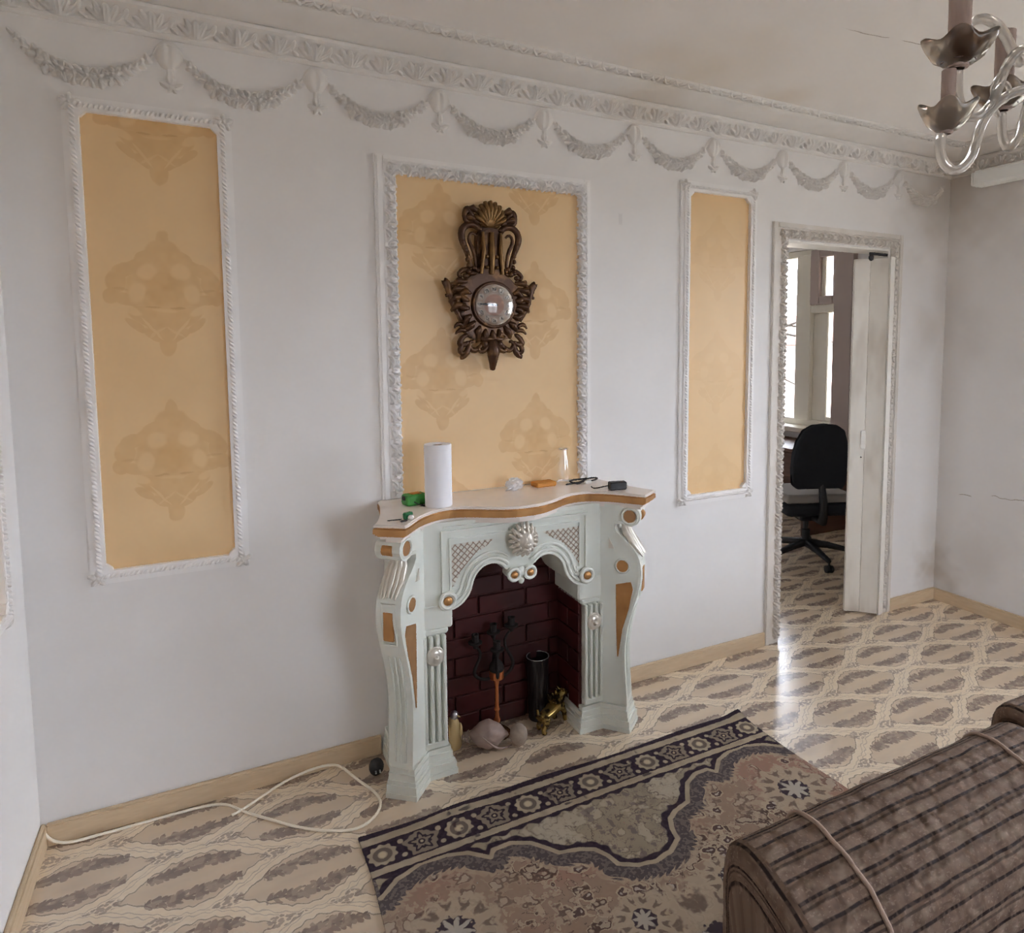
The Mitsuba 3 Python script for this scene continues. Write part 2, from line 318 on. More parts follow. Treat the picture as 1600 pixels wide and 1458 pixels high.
mat('m_plush_side', pr(lambda p, n, uv: mix((.12, .066, .05), (.075, .042, .034), fbm(p.x*60, p.y*60, p.z*30)), .85, .15, 0., sheen=.6))

# ---------------------------------------------------------------- mesh helpers
def cat(*ms):
    out = []
    for m in ms: out += list(m) if isinstance(m, (list, tuple)) else [m]
    return trimesh.util.concatenate(out)
def rbox(x0, x1, y0, y1, z0, z1, b=.002):
    b = min(b, (x1-x0)*.45, (y1-y0)*.45, (z1-z0)*.45); pts = []
    for i, (xa, xb) in enumerate(((x0, x0+b), (x1, x1-b))):
        for (ya, yb) in ((y0, y0+b), (y1, y1-b)):
            for (za, zb) in ((z0, z0+b), (z1, z1-b)):
                pts += [(xa, yb, zb), (xb, ya, zb), (xb, yb, za)]
    return trimesh.convex.convex_hull(np.array(pts))
def mbox(x0, x1, y0, y1, z0, z1): return m3.Manifold.cube((x1-x0, y1-y0, z1-z0)).translate((x0, y0, z0))
def m2t(m):
    q = m.to_mesh(); return trimesh.Trimesh(q.vert_properties[:, :3], q.tri_verts, process=False)
def polys(g): return [q for q in getattr(g, 'geoms', [g]) if isinstance(q, Polygon) and q.area > 1e-8]
def ext_xy(poly, z0, z1): return cat([trimesh.creation.extrude_polygon(q, z1-z0, engine='earcut').apply_translation((0, 0, z0)) for q in polys(poly)])
def ext_xz(poly, y0, y1):     # polygon in (x, z), from y0 to y1
    m = cat([trimesh.creation.extrude_polygon(q, abs(y1-y0), engine='earcut') for q in polys(poly)])
    v = m.vertices.copy(); m.vertices = np.stack([v[:, 0], max(y0, y1) - v[:, 2], v[:, 1]], 1)
    return m
def ext_yz(poly, x0, x1):
    m = cat([trimesh.creation.extrude_polygon(q, abs(x1-x0), engine='earcut') for q in polys(poly)])
    v = m.vertices.copy(); m.vertices = np.stack([min(x0, x1) + v[:, 2], v[:, 0], v[:, 1]], 1)
    return m
def bevel_xz(poly, y0, y1, b=.003, n=3):   # stepped soft edge towards y1 (the front)
    s = -1 if y1 < y0 else 1; out = [ext_xz(poly, y0, y1 - s*b)]
    for i in range(1, n+1):
        o = b*(1-math.cos(i/n*PI/2)); t0 = b*math.sin((i-1)/n*PI/2); t1 = b*math.sin(i/n*PI/2)
        g = poly.buffer(-o, join_style=1)
        if polys(g): out.append(ext_xz(g, y1 - s*b + s*t0, y1 - s*b + s*t1))
    return cat(out)
def tube(path, r, n=8, flat=1., caps=True):
    p = np.asarray(path, float); t = np.gradient(p, axis=0); t /= np.linalg.norm(t, axis=1, keepdims=True)+1e-12
    r = np.broadcast_to(np.asarray(r, float), (len(p),)); a = np.zeros_like(p)
    v = np.array([0, 0, 1.]) if abs(t[0, 2]) < .9 else np.array([1., 0, 0])
    for i in range(len(p)):
        v = v - t[i]*(v@t[i]); v /= np.linalg.norm(v)+1e-12; a[i] = v
    b = np.cross(t, a); th = np.arange(n)*2*PI/n
    V = (p[:, None] + r[:, None, None]*(np.cos(th)[None, :, None]*a[:, None] + flat*np.sin(th)[None, :, None]*b[:, None])).reshape(-1, 3)
    i, j = np.meshgrid(np.arange(len(p)-1), np.arange(n), indexing='ij')
    q = np.stack([i*n+j, i*n+(j+1) % n, (i+1)*n+(j+1) % n, (i+1)*n+j], -1).reshape(-1, 4)
    F_ = np.vstack([q[:, [0, 1, 2]], q[:, [0, 2, 3]]])
    if caps:
        V = np.vstack([V, p[0], p[-1]]); k = np.arange(n); L = len(V)-2
        F_ = np.vstack([F_, np.stack([k*0+L, (k+1) % n, k], 1), np.stack([k*0+L+1, (len(p)-1)*n+k, (len(p)-1)*n+(k+1) % n], 1)])
    m = trimesh.Trimesh(V, F_, process=False)
    return m
def spline(pts, n=40):
    from scipy.interpolate import CubicSpline
    p = np.asarray(pts, float); s = np.r_[0, np.cumsum(np.linalg.norm(np.diff(p, axis=0), axis=1))]
    return CubicSpline(s, p)(np.linspace(0, s[-1], n))
def lathe(prof, n=24, at=(0, 0, 0)):
    p = np.asarray(prof, float); th = np.arange(n)*2*PI/n
    V = np.stack([p[:, None, 0]*np.cos(th), p[:, None, 0]*np.sin(th), np.repeat(p[:, 1:2], n, 1)], -1).reshape(-1, 3)
    i, j = np.meshgrid(np.arange(len(p)-1), np.arange(n), indexing='ij')
    q = np.stack([i*n+j, i*n+(j+1) % n, (i+1)*n+(j+1) % n, (i+1)*n+j], -1).reshape(-1, 4)
    return trimesh.Trimesh(V + np.array(at), np.vstack([q[:, [0, 1, 2]], q[:, [0, 2, 3]]]), process=False)
def ball(c, r, sub=2):
    m = trimesh.creation.icosphere(sub); m.vertices = m.vertices*np.asarray(r) + np.asarray(c); return m
def relief(lobes, res=.003, pad=.004, back=.002, groove=.3, extra=None):
    """Carved plaster: the union of ridged leaf lobes (x, z, angle, long, short, height) as one mesh in front of y = 0."""
    L = np.array(lobes, float); R = L[:, 3].max()
    x0, x1 = (L[:, 0]-L[:, 3]).min()-pad, (L[:, 0]+L[:, 3]).max()+pad; z0, z1 = (L[:, 1]-L[:, 3]).min()-pad, (L[:, 1]+L[:, 3]).max()+pad
    xs = np.arange(x0, x1+res, res); zs = np.arange(z0, z1+res, res); X, Z = np.meshgrid(xs, zs); H = np.full(X.shape, -1.)
    for cx, cz, an, A, B, h in L:
        c, s = math.cos(an), math.sin(an); a = ((X-cx)*c + (Z-cz)*s)/A; b = (-(X-cx)*s + (Z-cz)*c)/B
        q = 1 - a*a - b*b
        H = np.maximum(H, np.where(q > 0, h*np.sqrt(np.maximum(q, 0))*(1 - groove*np.exp(-(b/.22)**2)), -1))
    ins = H > 0; Y = np.where(ins, -H, back)
    idx = np.arange(X.size).reshape(X.shape)
    any_ = ins[:-1, :-1] | ins[1:, :-1] | ins[:-1, 1:] | ins[1:, 1:]
    a, b, c, d = idx[:-1, :-1][any_], idx[:-1, 1:][any_], idx[1:, 1:][any_], idx[1:, :-1][any_]
    Fc = np.vstack([np.stack([a, b, c], 1), np.stack([a, c, d], 1)])
    V = np.stack([X.ravel(), Y.ravel(), Z.ravel()], 1)
    m = trimesh.Trimesh(V, Fc, process=False); m.remove_unreferenced_vertices(); return m

# ---------------------------------------------------------------- naming helpers
used = set()
def numbered(k):
    if k not in used: used.add(k); return k
    i = 1
    while f'{k}_{i:03d}' in used: i += 1
    k = f'{k}_{i:03d}'; used.add(k); return k
def lab(k, label=None, category=None, group=None, kind=None):
    d = {a: b for a, b in (('label', label), ('category', category), ('group', group), ('kind', kind)) if b}
    if d: labels[k] = {**labels.get(k, {}), **d}
def thing(name, label, category, group=None):
    k = numbered(name); lab(k, label, category, group); return k
def add(name, mesh, m, parent=None, smooth=False, to=None, **l):
    k = numbered((parent + '__' if parent else '') + name)
    s = dict(mesh) if isinstance(mesh, dict) else mikit.ply(mesh, m, smooth, uv=l.pop('uv', None))
    if to is not None: s['to_world'] = to
    scene[k] = s; lab(k, **l); return k
def shape(mesh, m, smooth=False): return mikit.ply(mesh, m, smooth)
S = 'structure'

# ================================================================ the setting
W, CEIL, YB = 4.325, 2.60, -4.4
add('floor', rbox(-.25, 5.45, YB-.2, 3.4, -.08, 0, .001), 'm_lino', kind=S, label='beige linoleum floor with brown leaf sprays in wavy ogee bands')
DX0, DX1, DZ = 3.050, 3.822, 2.045
add('wall_back', m2t(mbox(-.25, W, 0, .12, 0, 2.75) - mbox(DX0, DX1, -.1, .3, -.1, DZ)), 'm_wall', kind=S, label='white plaster wall with the fireplace, wallpaper panels and doorway')
add('wall_left', rbox(-.25, 0, YB, -.0005, 0, 2.75, .001), 'm_wall', kind=S, label='white plaster wall at the left edge')
# the room's daylight window stands in the right-hand wall, outside the frame
WY0, WY1, WZ0, WZ1 = -2.60, -1.15, .85, 2.25
add('wall_right', m2t(mbox(W, W+.3, YB, .12, 0, 2.75) - mbox(W-.1, W+.4, WY0, WY1, WZ0, WZ1)), 'm_wall', kind=S, label='white plaster wall at right with damp stains in the corner')
add('wall_front', m2t(mbox(-.25, W+.3, YB-.25, YB, 0, 2.75) - mbox(2.0, 3.4, YB-.4, YB+.1, .85, 2.25)), 'm_wall', kind=S)
add('ceiling', m2t(mbox(-.25, 5.5, YB-.25, 3.4, CEIL, CEIL+.15)), 'm_ceiling', kind=S, label='white ceiling with a yellow water stain and hairline cracks')
def win_frame(name, axis, a0, a1, z0, z1, at, bars, material='m_window', t=.06):
    k = numbered(name); lab(k, kind=S)
    def bar(u0, u1, za, zb):
        return rbox(at, at+t, u0, u1, za, zb, .004) if axis == 'y' else rbox(u0, u1, at, at+t, za, zb, .004)
    w = .065
    add('frame', cat(bar(a0, a1, z0, z0+w), bar(a0, a1, z1-w, z1), bar(a0, a0+w, z0+w, z1-w), bar(a1-w, a1, z0+w, z1-w)), material, k)
    for u in bars: add('mullion', bar(u-.04, u+.04, z0+w, z1-w), material, k)
    g = rbox(at+t*.5, at+t*.5+.0005, a0+w, a1-w, z0+w, z1-w, 0) if axis == 'y' else None
    q = np.array([[at+t*.5, a0+w, z0+w], [at+t*.5, a1-w, z0+w], [at+t*.5, a1-w, z1-w], [at+t*.5, a0+w, z1-w]]) if axis == 'y' else np.array([[a0+w, at+t*.5, z0+w], [a1-w, at+t*.5, z0+w], [a1-w, at+t*.5, z1-w], [a0+w, at+t*.5, z1-w]])
    add('pane', trimesh.Trimesh(q, [[0, 1, 2], [0, 2, 3]], process=False), 'm_pane', k)
    return k
win_frame('window_1', 'y', WY0, WY1, WZ0, WZ1, W+.12, [-1.87])
win_frame('window_2', 'x', 2.0, 3.4, .85, 2.25, YB-.15, [2.7])
# next room
add('wall_next_left', rbox(2.1, 2.3, .1205, 3.4, 0, 2.6, .001), 'm_wall', kind=S)
add('wall_next_end', rbox(2.3, 5.4, 3.2, 3.4, 0, 2.6, .001), 'm_wall', kind=S)
NX = 5.20
add('wall_next_window', m2t(mbox(NX, NX+.25, .12, 3.2, 0, 2.6) - mbox(NX-.1, NX+.4, 1.50, 2.62, .80, 2.36)), 'm_wall', kind=S)
add('wall_next_right', rbox(W+.3, NX, .02, .12, 0, 2.6, .001), 'm_wall', kind=S)

def baseboard(name, x0, x1, y0, y1, h=.072, label=None):
    add(name, cat(rbox(x0, x1, y0, y1, 0, h-.008, .002), rbox(x0, x1 if x1-x0 > .1 else x1-.004, y0 if y1-y0 > .1 else y0, y1, h-.010, h, .004)), 'm_baseboard', kind=S, label=label)
baseboard('baseboard_back_left', .016, 1.03, -.016, -.0005, label='beige skirting board left of the fireplace')
baseboard('baseboard_back_middle', 1.95, 2.955, -.016, -.0005, label='beige skirting board between fireplace and doorway')
baseboard('baseboard_back_right', 3.905, W-.016, -.016, -.0005, label='beige skirting board right of the doorway')
baseboard('baseboard_left', .0005, .0165, YB+.01, -.0005, label='beige skirting board on the left wall')
baseboard('baseboard_right', W-.0165, W-.0005, YB+.01, -.0005, label='beige skirting board on the right wall')
baseboard('baseboard_next', NX-.0165, NX-.0005, .2, 3.19)

# ---------------------------------------------------------------- cornice: cove, beads, frieze of leaves, small leaf row at the ceiling
prof = [(0, 2.470), (-.010, 2.470), (-.016, 2.476), (-.016, 2.484), (-.012, 2.488), (-.018, 2.500), (-.030, 2.522), (-.038, 2.532), (-.050, 2.538), (-.052, 2.548), (-.046, 2.553)]
prof += [(-.050-.125*math.sin(a)**1.0*1.0, 2.592-.037*math.cos(a)) for a in np.linspace(.12, PI/2, 8)]
prof += [(-.180, 2.590), (-.196, 2.586), (-.204, 2.590), (-.204, 2.6), (0, 2.6)]
co = numbered('trim_1'); lab(co, kind=S, label='white coved plaster cornice along the fireplace wall')
add('cove', ext_yz(Polygon(prof), .0005, W-.0005), 'm_plaster', co, smooth=35)
profr = [(-y, z) for y, z in prof]
co2 = numbered('trim_2'); lab(co2, kind=S, label='white coved plaster cornice along the right wall')
mm = ext_yz(Polygon(prof), 0, -YB-.01); v = mm.vertices.copy(); mm.vertices = np.stack([W-.0005+v[:, 1], -v[:, 0]-.0006, v[:, 2]], 1)
add('cove', mm, 'm_plaster', co2, smooth=35)
co3 = numbered('trim_3'); lab(co3, kind=S, label='white coved plaster cornice along the left wall')
mm = ext_yz(Polygon(prof), 0, -YB-.01); v = mm.vertices.copy(); mm.vertices = np.stack([.0005-v[:, 1], -v[:, 0]-.0006, v[:, 2]], 1)
add('cove', mm, 'm_plaster', co3, smooth=35)
leaf = [(0, .0, PI/2, .028, .011, .017), (-.017, .004, 2.0, .026, .009, .014), (.017, .004, 1.14, .026, .009, .014), (-.030, -.006, 2.5, .020, .008, .011), (.030, -.006, .64, .020, .008, .011),
        (0, -.022, 0, .022, .007, .010), (.045, .006, 1.2, .018, .007, .012), (.052, -.014, -.6, .012, .006, .009)]
leaf_s = shape(relief(leaf, .003), 'm_plaster', True)
for i in range(37):
    add('frieze_leaf', leaf_s, None, co, to=T().translate([.06+i*.1155, -.022, 2.510]).rotate([1, 0, 0], 22).scale([1.1, 1.5, 1.1]))
for i in range(38):
    add('frieze_leaf', leaf_s, None, co2, to=T().translate([W-.020, -.06-i*.1155, 2.512]).rotate([0, 0, 1], -90).rotate([1, 0, 0], 22).scale([1.1, 1.5, 1.1]))
small = [(0, 0, .5, .016, .006, .007), (.014, .005, 2.2, .013, .005, .006), (.024, -.004, -.5, .013, .005, .006), (.038, .004, .9, .012, .005, .006)]
small_s = shape(relief(small, .0025), 'm_plaster', True)
for i in range(74):
    add('bead_leaf', small_s, None, co, to=T().translate([.03+i*.0575, -.188, 2.588]).rotate([1, 0, 0], 60).scale([1.1, 2., 1.25]))

# ---------------------------------------------------------------- garlands and pendants under the cornice
FS, F0 = .428, .445
half = FS/2
def swag_lobes(seed):
    r = random.Random(seed); L = []
    hw = half*.80; ze, zb = 2.418, 2.326
    for i in range(23):
        s = -1 + 2*i/22; x = s*hw; z = zb + (ze-zb)*abs(s)**2.1
        sl = math.atan2((ze-zb)*2.1*abs(s)**1.1*np.sign(s), hw); th = .009 + .012*(1-abs(s)**1.6)
        L.append((x, z, sl, .017, th*.55, .010+.014*(1-abs(s))))
        for q in (-1, 1):
            if abs(s) < .93: L.append((x+r.uniform(-.004, .004), z+q*th*.62, sl+q*(.75 if s > 0 else 2.4)+r.uniform(-.25, .25), th*.75+.005, .0062+.003*(1-abs(s)), .018+.014*(1-abs(s))))
    return L
sw = [(x, z-2.37, a, A, B, h) for x, z, a, A, B, h in swag_lobes(3)]
swag_s = shape(relief(sw, .003), 'm_plaster', True)
flower = [(.013*math.cos(a), .013*math.sin(a), a, .012, .0065, .026) for a in np.arange(5)*2*PI/5+.3] + [(0, 0, 0, .006, .006, .031)]
flower_s = shape(relief(flower, .0025), 'm_plaster', True)
bow = [(.015, -.002, .45, .019, .008, .014), (-.015, -.002, PI-.45, .019, .008, .014), (0, -.006, PI/2, .010, .009, .017), (.006, -.014, -.9, .011, .006, .011), (-.006, -.014, 4.04, .011, .006, .011)]
drop = [(0, .0, PI/2, .034, .010, .012), (0, -.012, PI/2, .016, .013, .013)]
med = [(0, 0, PI/2, .044, .027, .024), (0, .03, 0, .018, .012, .020), (-.020, .012, 1.2, .026, .008, .016), (.020, .012, 1.94, .026, .008, .016)]
bow_s, drop_s, med_s = (shape(relief(q, .0028), 'm_plaster', True) for q in (bow, drop, med))
PEND = ['above the left end of the tall left panel', 'between the tall left panel and the carved panel', 'above the carved panel, left of the clock', 'right above the clock crest', 'left of the narrow panel', 'above the narrow panel', 'between the narrow panel and the doorway', 'above the left half of the doorway', 'nearest the damp right corner']
GARL = ['running into the left corner, leftmost of all', 'above the right end of the tall left panel', 'above the left corner of the carved panel', 'above the clock', 'above the right corner of the carved panel', 'left of the narrow panel', 'above the right corner of the narrow panel', 'over the wall left of the doorway and its left jamb', 'above the right half of the doorway', 'in the damp right corner, rightmost of all']
for k in range(-1, 9):
    x = F0 + k*FS
    if k >= 0 and x < W-.06:
        g = thing('plaster_pendant', 'white plaster oval drop with a bow ' + PEND[k], 'wall ornament', 'plaster pendants between the garlands')
        add('medallion', med_s, None, g, to=T().translate([x, 0, 2.425]).scale([1.3, 1.2, 1]))
        add('drop', drop_s, None, g, to=T().translate([x+.002, 0, 2.368])); add('bow', bow_s, None, g, to=T().translate([x+.004, 0, 2.336]))
    xc = x + half
    if xc + half*.95 > W: continue
    g = thing('plaster_garland', 'white plaster leaf garland ' + GARL[k+1], 'wall ornament', 'plaster garlands under the cornice')
    add('swag', swag_s, None, g, to=T().translate([xc, 0, 2.37]))
    for dx, dz in ((-.088, -.026), (-.058, -.037), (-.028, -.044), (.004, -.047), (.036, -.044), (.068, -.034)):
        add('flower', flower_s, None, g, to=T().translate([xc+dx, 0, 2.37+dz]).rotate([0, 1, 0], dx*900).scale([1.25, 1.35, 1.25]))

# ---------------------------------------------------------------- framed wallpaper panels
orn = [(.0, .0, .0, .022, .009, .015), (-.016, .008, 2.3, .016, .006, .018), (-.012, -.009, -2.2, .017, .006, .017), (.012, .009, .8, .018, .006, .017), (.014, -.009, -.7, .016, .006, .016),
       (.026, .003, 1.7, .014, .006, .018), (-.028, -.002, 1.3, .013, .006, .015), (.030, -.006, -.2, .012, .005, .013), (0, .013, 0, .010, .006, .015), (.004, -.014, .3, .012, .005, .014)]
orn_s = shape(relief(orn, .0026), 'm_plaster_white', True)
orn_door = shape(relief(orn, .0026), 'm_trim_grey', True)
rope = [(-.006, 0, .9, .010, .0045, .007), (.006, 0, .9, .010, .0045, .007)]
rope_s = shape(relief(rope, .002, groove=.1), 'm_plaster_white', True)
def ornament_run(parent, s, p0, p1, pitch, y=-.014, M=T(), name='ornament', sy=1.35):
    p0, p1 = np.array(p0, float), np.array(p1, float); d = p1-p0; L = np.linalg.norm(d); n = max(1, int(round(L/pitch))); an = math.degrees(math.atan2(d[1], d[0]))
    for i in range(n):
        q = p0 + d*(i+.5)/n
        add(name, s, None, parent, to=M @ T().translate([q[0], y, q[1]]).rotate([0, 1, 0], -an).scale([1, sy, 1]))
def quad_uv(x0, x1, z0, z1, y, ox, oz, M=None):
    V = np.array([[x0, y, z0], [x1, y, z0], [x1, y, z1], [x0, y, z1]]); uv = np.array([[x0-ox, z0-oz], [x1-ox, z0-oz], [x1-ox, z1-oz], [x0-ox, z1-oz]])
    m = cat(rbox(x0, x1, y+.0005, y+.003, z0, z1, .0005))
    return trimesh.Trimesh(V, [[0, 1, 2], [0, 2, 3]], process=False), uv
def mitred(x0, x1, z0, z1, w, y0, y1):
    o = [(x0, z0), (x1, z0), (x1, z1), (x0, z1)]; i = [(x0+w, z0+w), (x1-w, z0+w), (x1-w, z1-w), (x0+w, z1-w)]
    return [bevel_xz(Polygon([o[k], o[(k+1) % 4], i[(k+1) % 4], i[k]]), y0, y1, .004) for k in range(4)]
def panel(label, x0, x1, z0, z1, ix0, ix1, iz0, iz1, ox, oz, kind, wp='m_wallpaper', M=T()):
    g = thing('wallpaper_panel', label, 'wall panel')
    m, uv = quad_uv(ix0-.012, ix1+.012, iz0-.012, iz1+.012, -.003, ox, oz)
    add('wallpaper', m, wp, g, uv=uv, label='gold damask wallpaper', to=M)
    if kind == 'narrow':
        for q in mitred(x0, x1, z0, z1, .020, 0, -.012): add('frame_side', q, 'm_plaster_white', g, to=M)
        w = (ix0-x0)
        for q in mitred(x0+.016, x1-.016, z0+.016, z1-.016, w-.016, 0, -.022): add('inner_side', q, 'm_plaster_white', g, to=M)
        e = w*.62
        for a, b in (((x0+e, z0+e), (x0+e, z1-e)), ((x1-e, z0+e), (x1-e, z1-e)), ((x0+e, z0+e), (x1-e, z0+e)), ((x0+e, z1-e), (x1-e, z1-e))):
            ornament_run(g, rope_s, a, b, .026, -.021, M, 'bead')
        for cx, cz, sx, sz in ((ix0, iz0, 1, 1), (ix1, iz0, -1, 1), (ix0, iz1, 1, -1), (ix1, iz1, -1, -1)):
            add('corner_block', ext_xz(Polygon([(cx-.004*sx, cz-.004*sz), (cx+.020*sx, cz-.004*sz), (cx+.017*sx, cz+.004*sz), (cx+.004*sx, cz+.017*sz), (cx-.004*sx, cz+.020*sz)]), 0, -.021), 'm_plaster_white', g, to=M)
        for cx, cz in ((x0+e*.8, z0+e*.8), (x1-e*.8, z0+e*.8), (x0+e*.8, z1-e*.8), (x1-e*.8, z1-e*.8)):
            add('corner_leaf', flower_s, None, g, to=M @ T().translate([cx, -.014, cz]).scale([1.1, .5, 1.1]))
    return g
panel('tall gold damask wallpaper panel in a white beaded frame, left of the fireplace', .165, .610, .796, 2.264, .208, .568, .841, 2.223, .403, 1.165, 'narrow')
panel('narrow gold wallpaper panel in a white frame, between fireplace and doorway', 2.402, 2.850, .787, 2.262, 2.449, 2.797, .842, 2.212, 2.623, 1.40, 'narrow', 'm_wallpaper_faint')
panel('white framed wallpaper panel on the left wall, only its frame corner in view', -.70, -.232, .790, 2.264, -.655, -.277, .841, 2.223, -.44, 1.165, 'narrow', M=T().rotate([0, 0, 1], 90))
# the wide carved one above the mantel
g = thing('wallpaper_panel', 'wide gold wallpaper panel in a white carved leaf frame above the fireplace', 'wall panel')
m, uv = quad_uv(1.125, 1.90, .966, 2.155, -.003, 1.295, 1.405)
add('wallpaper', m, 'm_wallpaper', g, uv=uv, label='gold damask wallpaper')
for x0, x1 in ((1.058, 1.088), (1.907, 1.937)):
    s = 1 if x0 < 1.5 else -1
    add('frame_side', cat(bevel_xz(sbox(x0, .967, x1, 2.208), 0, -.014, .004), bevel_xz(sbox(x0+.008, .967, x1-.008, 2.200), -.01, -.020, .004)), 'm_plaster_white', g)
add('frame_side', cat(bevel_xz(sbox(1.088, 2.180, 1.907, 2.208), 0, -.014, .004), bevel_xz(sbox(1.088, 2.187, 1.907, 2.200), -.01, -.020, .004)), 'm_plaster_white', g)
for a, b in (((1.088, .967), (1.134, 2.180)), ((1.889, .967), (1.907, 2.180)), ((1.134, 2.147), (1.889, 2.180))):
    add('inner_side', bevel_xz(sbox(a[0], a[1], b[0], b[1]), 0, -.012, .003), 'm_plaster_white', g)
ornament_run(g, orn_s, (1.115, 2.155), (1.115, .985), .066, -.010); ornament_run(g, orn_s, (1.897, 2.155), (1.897, .985), .066, -.010); ornament_run(g, orn_s, (1.10, 2.163), (1.905, 2.163), .066, -.010)

# ---------------------------------------------------------------- doorway: carved frame, folding door, closer
k = numbered('door_1'); lab(k, kind=S, label='doorway into the next room with a carved white frame')
for x0, x1 in ((2.958, 2.986), (3.886, 3.914)): add('frame_side', bevel_xz(sbox(x0, 0, x1, 2.125), 0, -.016, .005), 'm_trim_grey', k)
add('frame_side', bevel_xz(sbox(2.986, 2.100, 3.886, 2.125), 0, -.016, .005), 'm_trim_grey', k)
for a, b in (((2.986, 0), (DX0-.004, 2.10)), ((DX1+.004, 0), (3.886, 2.10)), ((DX0-.004, DZ+.004), (DX1+.004, 2.10))):
    add('inner_side', bevel_xz(sbox(a[0], a[1], b[0], b[1]), 0, -.010, .003), 'm_trim_grey', k)
ornament_run(k, orn_door, (3.030, 2.075), (3.030, .03), .066, -.009); ornament_run(k, orn_door, (3.848, 2.075), (3.848, .03), .066, -.009); ornament_run(k, orn_door, (3.0, 2.073), (3.87, 2.073), .066, -.009)
add('lining', cat(rbox(DX0, DX0+.012, .001, .13, 0, DZ, .002), rbox(DX1-.012, DX1, .001, .13, 0, DZ, .002), rbox(DX0+.012, DX1-.012, .001, .13, DZ-.012, DZ, .002)), 'm_door_edge', k)
fd = thing('folding_door', 'off-white folding door pushed open at the right side of the doorway', 'door')
def slab(p, q, t, z0, z1):
    p, q = np.array(p, float), np.array(q, float); d = q-p; L = np.hypot(*d); n = np.array([-d[1], d[0]])/L*t
    return ext_xy(Polygon([p, q, q+n, p+n]).buffer(-.003).buffer(.003, join_style=1), z0, z1)
P = [(3.670, .100), (3.735, .052), (3.795, -.020), (3.808, -.012)]
add('panel', cat(slab(P[0], P[1], .030, .010, 1.995)), 'm_door', fd)
add('panel', cat(slab(P[1], P[2], .030, .010, 1.995)), 'm_door', fd)
add('edge_strip', ext_xy(Polygon([(3.790, -.034), (3.832, -.028), (3.826, -.018), (3.794, -.020)]), .008, 2.0), 'm_door_edge', fd)
lk = rbox(-.013, .013, -.004, 0, -.052, .052, .002)
add('lock_plate', lk, 'm_door_edge', fd, to=T().translate([3.726, .055, 1.0]).rotate([0, 0, 1], -37), label='rectangular lock plate')
add('keyhole', lathe([(0, -.001), (.004, -.001), (.004, .001), (0, .001)], 10), 'm_black', fd, to=T().translate([3.718, .0585, .90]).rotate([0, 0, 1], -37).rotate([1, 0, 0], 90))
dc = thing('door_closer', 'small black roller bracket at the top of the folding door', 'bracket')
add('arm', rbox(3.66, 3.80, -.008, .006, 2.006, 2.020, .003), 'm_black', dc); add('roller', ball((3.668, -.004, 1.992), (.018, .010, .018)), 'm_black', dc, smooth=True)

# ================================================================ the fireplace
CX = 1.498
fp = thing('fireplace_surround', 'pale mint fireplace surround with scrolled corner legs and gold-edged mantel shelf', 'fireplace')
hp = [(0, -.338), (.05, -.333), (.10, -.314), (.15, -.283), (.20, -.252), (.25, -.236), (.29, -.240), (.34, -.268), (.39, -.318), (.43, -.372), (.456, -.402)]
hp = [tuple(q) for q in spline(hp, 40)]
tail = [(.545, -.340)] + [tuple(q) for q in spline([(.545, -.340), (.520, -.29), (.492, -.20), (.470, -.10), (.458, -.004)], 14)][1:]
right = hp + tail
mant = Polygon([(CX+x, y) for x, y in right] + [(CX-x, y) for x, y in right[::-1][:-1]])
add('mantel_shelf', cat(ext_xy(mant.buffer(-.005), .961, .965), ext_xy(mant.buffer(-.001), .956, .961), ext_xy(mant.buffer(-.018), .914, .924), ext_xy(mant.buffer(-.032), .900, .914)), 'm_mantel_top', fp)
add('gold_edge', cat(ext_xy(mant.buffer(-.004), .951, .956), ext_xy(mant, .934, .951), ext_xy(mant.buffer(-.005), .929, .934), ext_xy(mant.buffer(-.011), .924, .929)), 'm_gold', fp, label='gold painted edge of the mantel shelf')
# arch of the opening
ha = [(0, .684), (.012, .676), (.036, .678), (.052, .695), (.062, .718), (.090, .739), (.125, .741), (.160, .722), (.180, .690), (.190, .658), (.212, .624), (.240, .604), (.270, .597)]
arc = [tuple(q) for q in spline(ha[4:], 36)]
half_in = [(0, .684)] + [(.030, .684)] + arc
open_poly = Polygon([(CX+.006+x, z) for x, z in half_in] + [(CX+.006+.278, .3), (CX+.006-.278, .3)] + [(CX+.006-x, z) for x, z in half_in[::-1]])
plate = sbox(1.139, .598, 2*CX-1.139, .915).difference(open_poly)
add('frieze', ext_xz(plate, -.03, -.236), 'm_mint', fp)
# raised panel border and stepped bands that follow the arch
br = sbox(1.205, .640, 2*CX-1.205, .885)
add('panel_border', cat(ext_xz(br.difference(br.buffer(-.010, join_style=2)).difference(open_poly.buffer(.03)), -.235, -.246), ext_xz(br.buffer(-.030, join_style=2).difference(br.buffer(-.036, join_style=2)).difference(open_poly.buffer(.05)), -.235, -.242),
    ext_xz(sbox(1.215, .893, 2*CX-1.215, .899), -.235, -.243)), 'm_mint', fp)
def along(path, r, y, flat=.8): return tube([(CX+.006+x, y, z) for x, z in path], r, 8, flat)
bands = []
for sg in (-1, 1):
    for off, r, y in ((.005, .0055, -.240), (.020, .0065, -.242), (.042, .0050, -.239)):
        ln = LineString(arc).parallel_offset(off, 'left')
        q = np.array(ln.coords); q = q[(q[:, 0] > .040) & (q[:, 0] < .275)]
        bands.append(along([(sg*a, b) for a, b in spline(q[::2], 40)], r, y))
    gap = Polygon(list(LineString(arc).coords) + list(LineString(arc).parallel_offset(.030, 'left').coords)[::-1])
    gp = affinity.translate(affinity.scale(gap.buffer(0), sg, 1, origin=(0, 0)), CX+.006, 0)
    bands.append(ext_xz(gp, -.235, -.2395))
add('arch_moulding', cat(bands), 'm_mint', fp, smooth=40, label='stepped moulding that follows the curved arch')
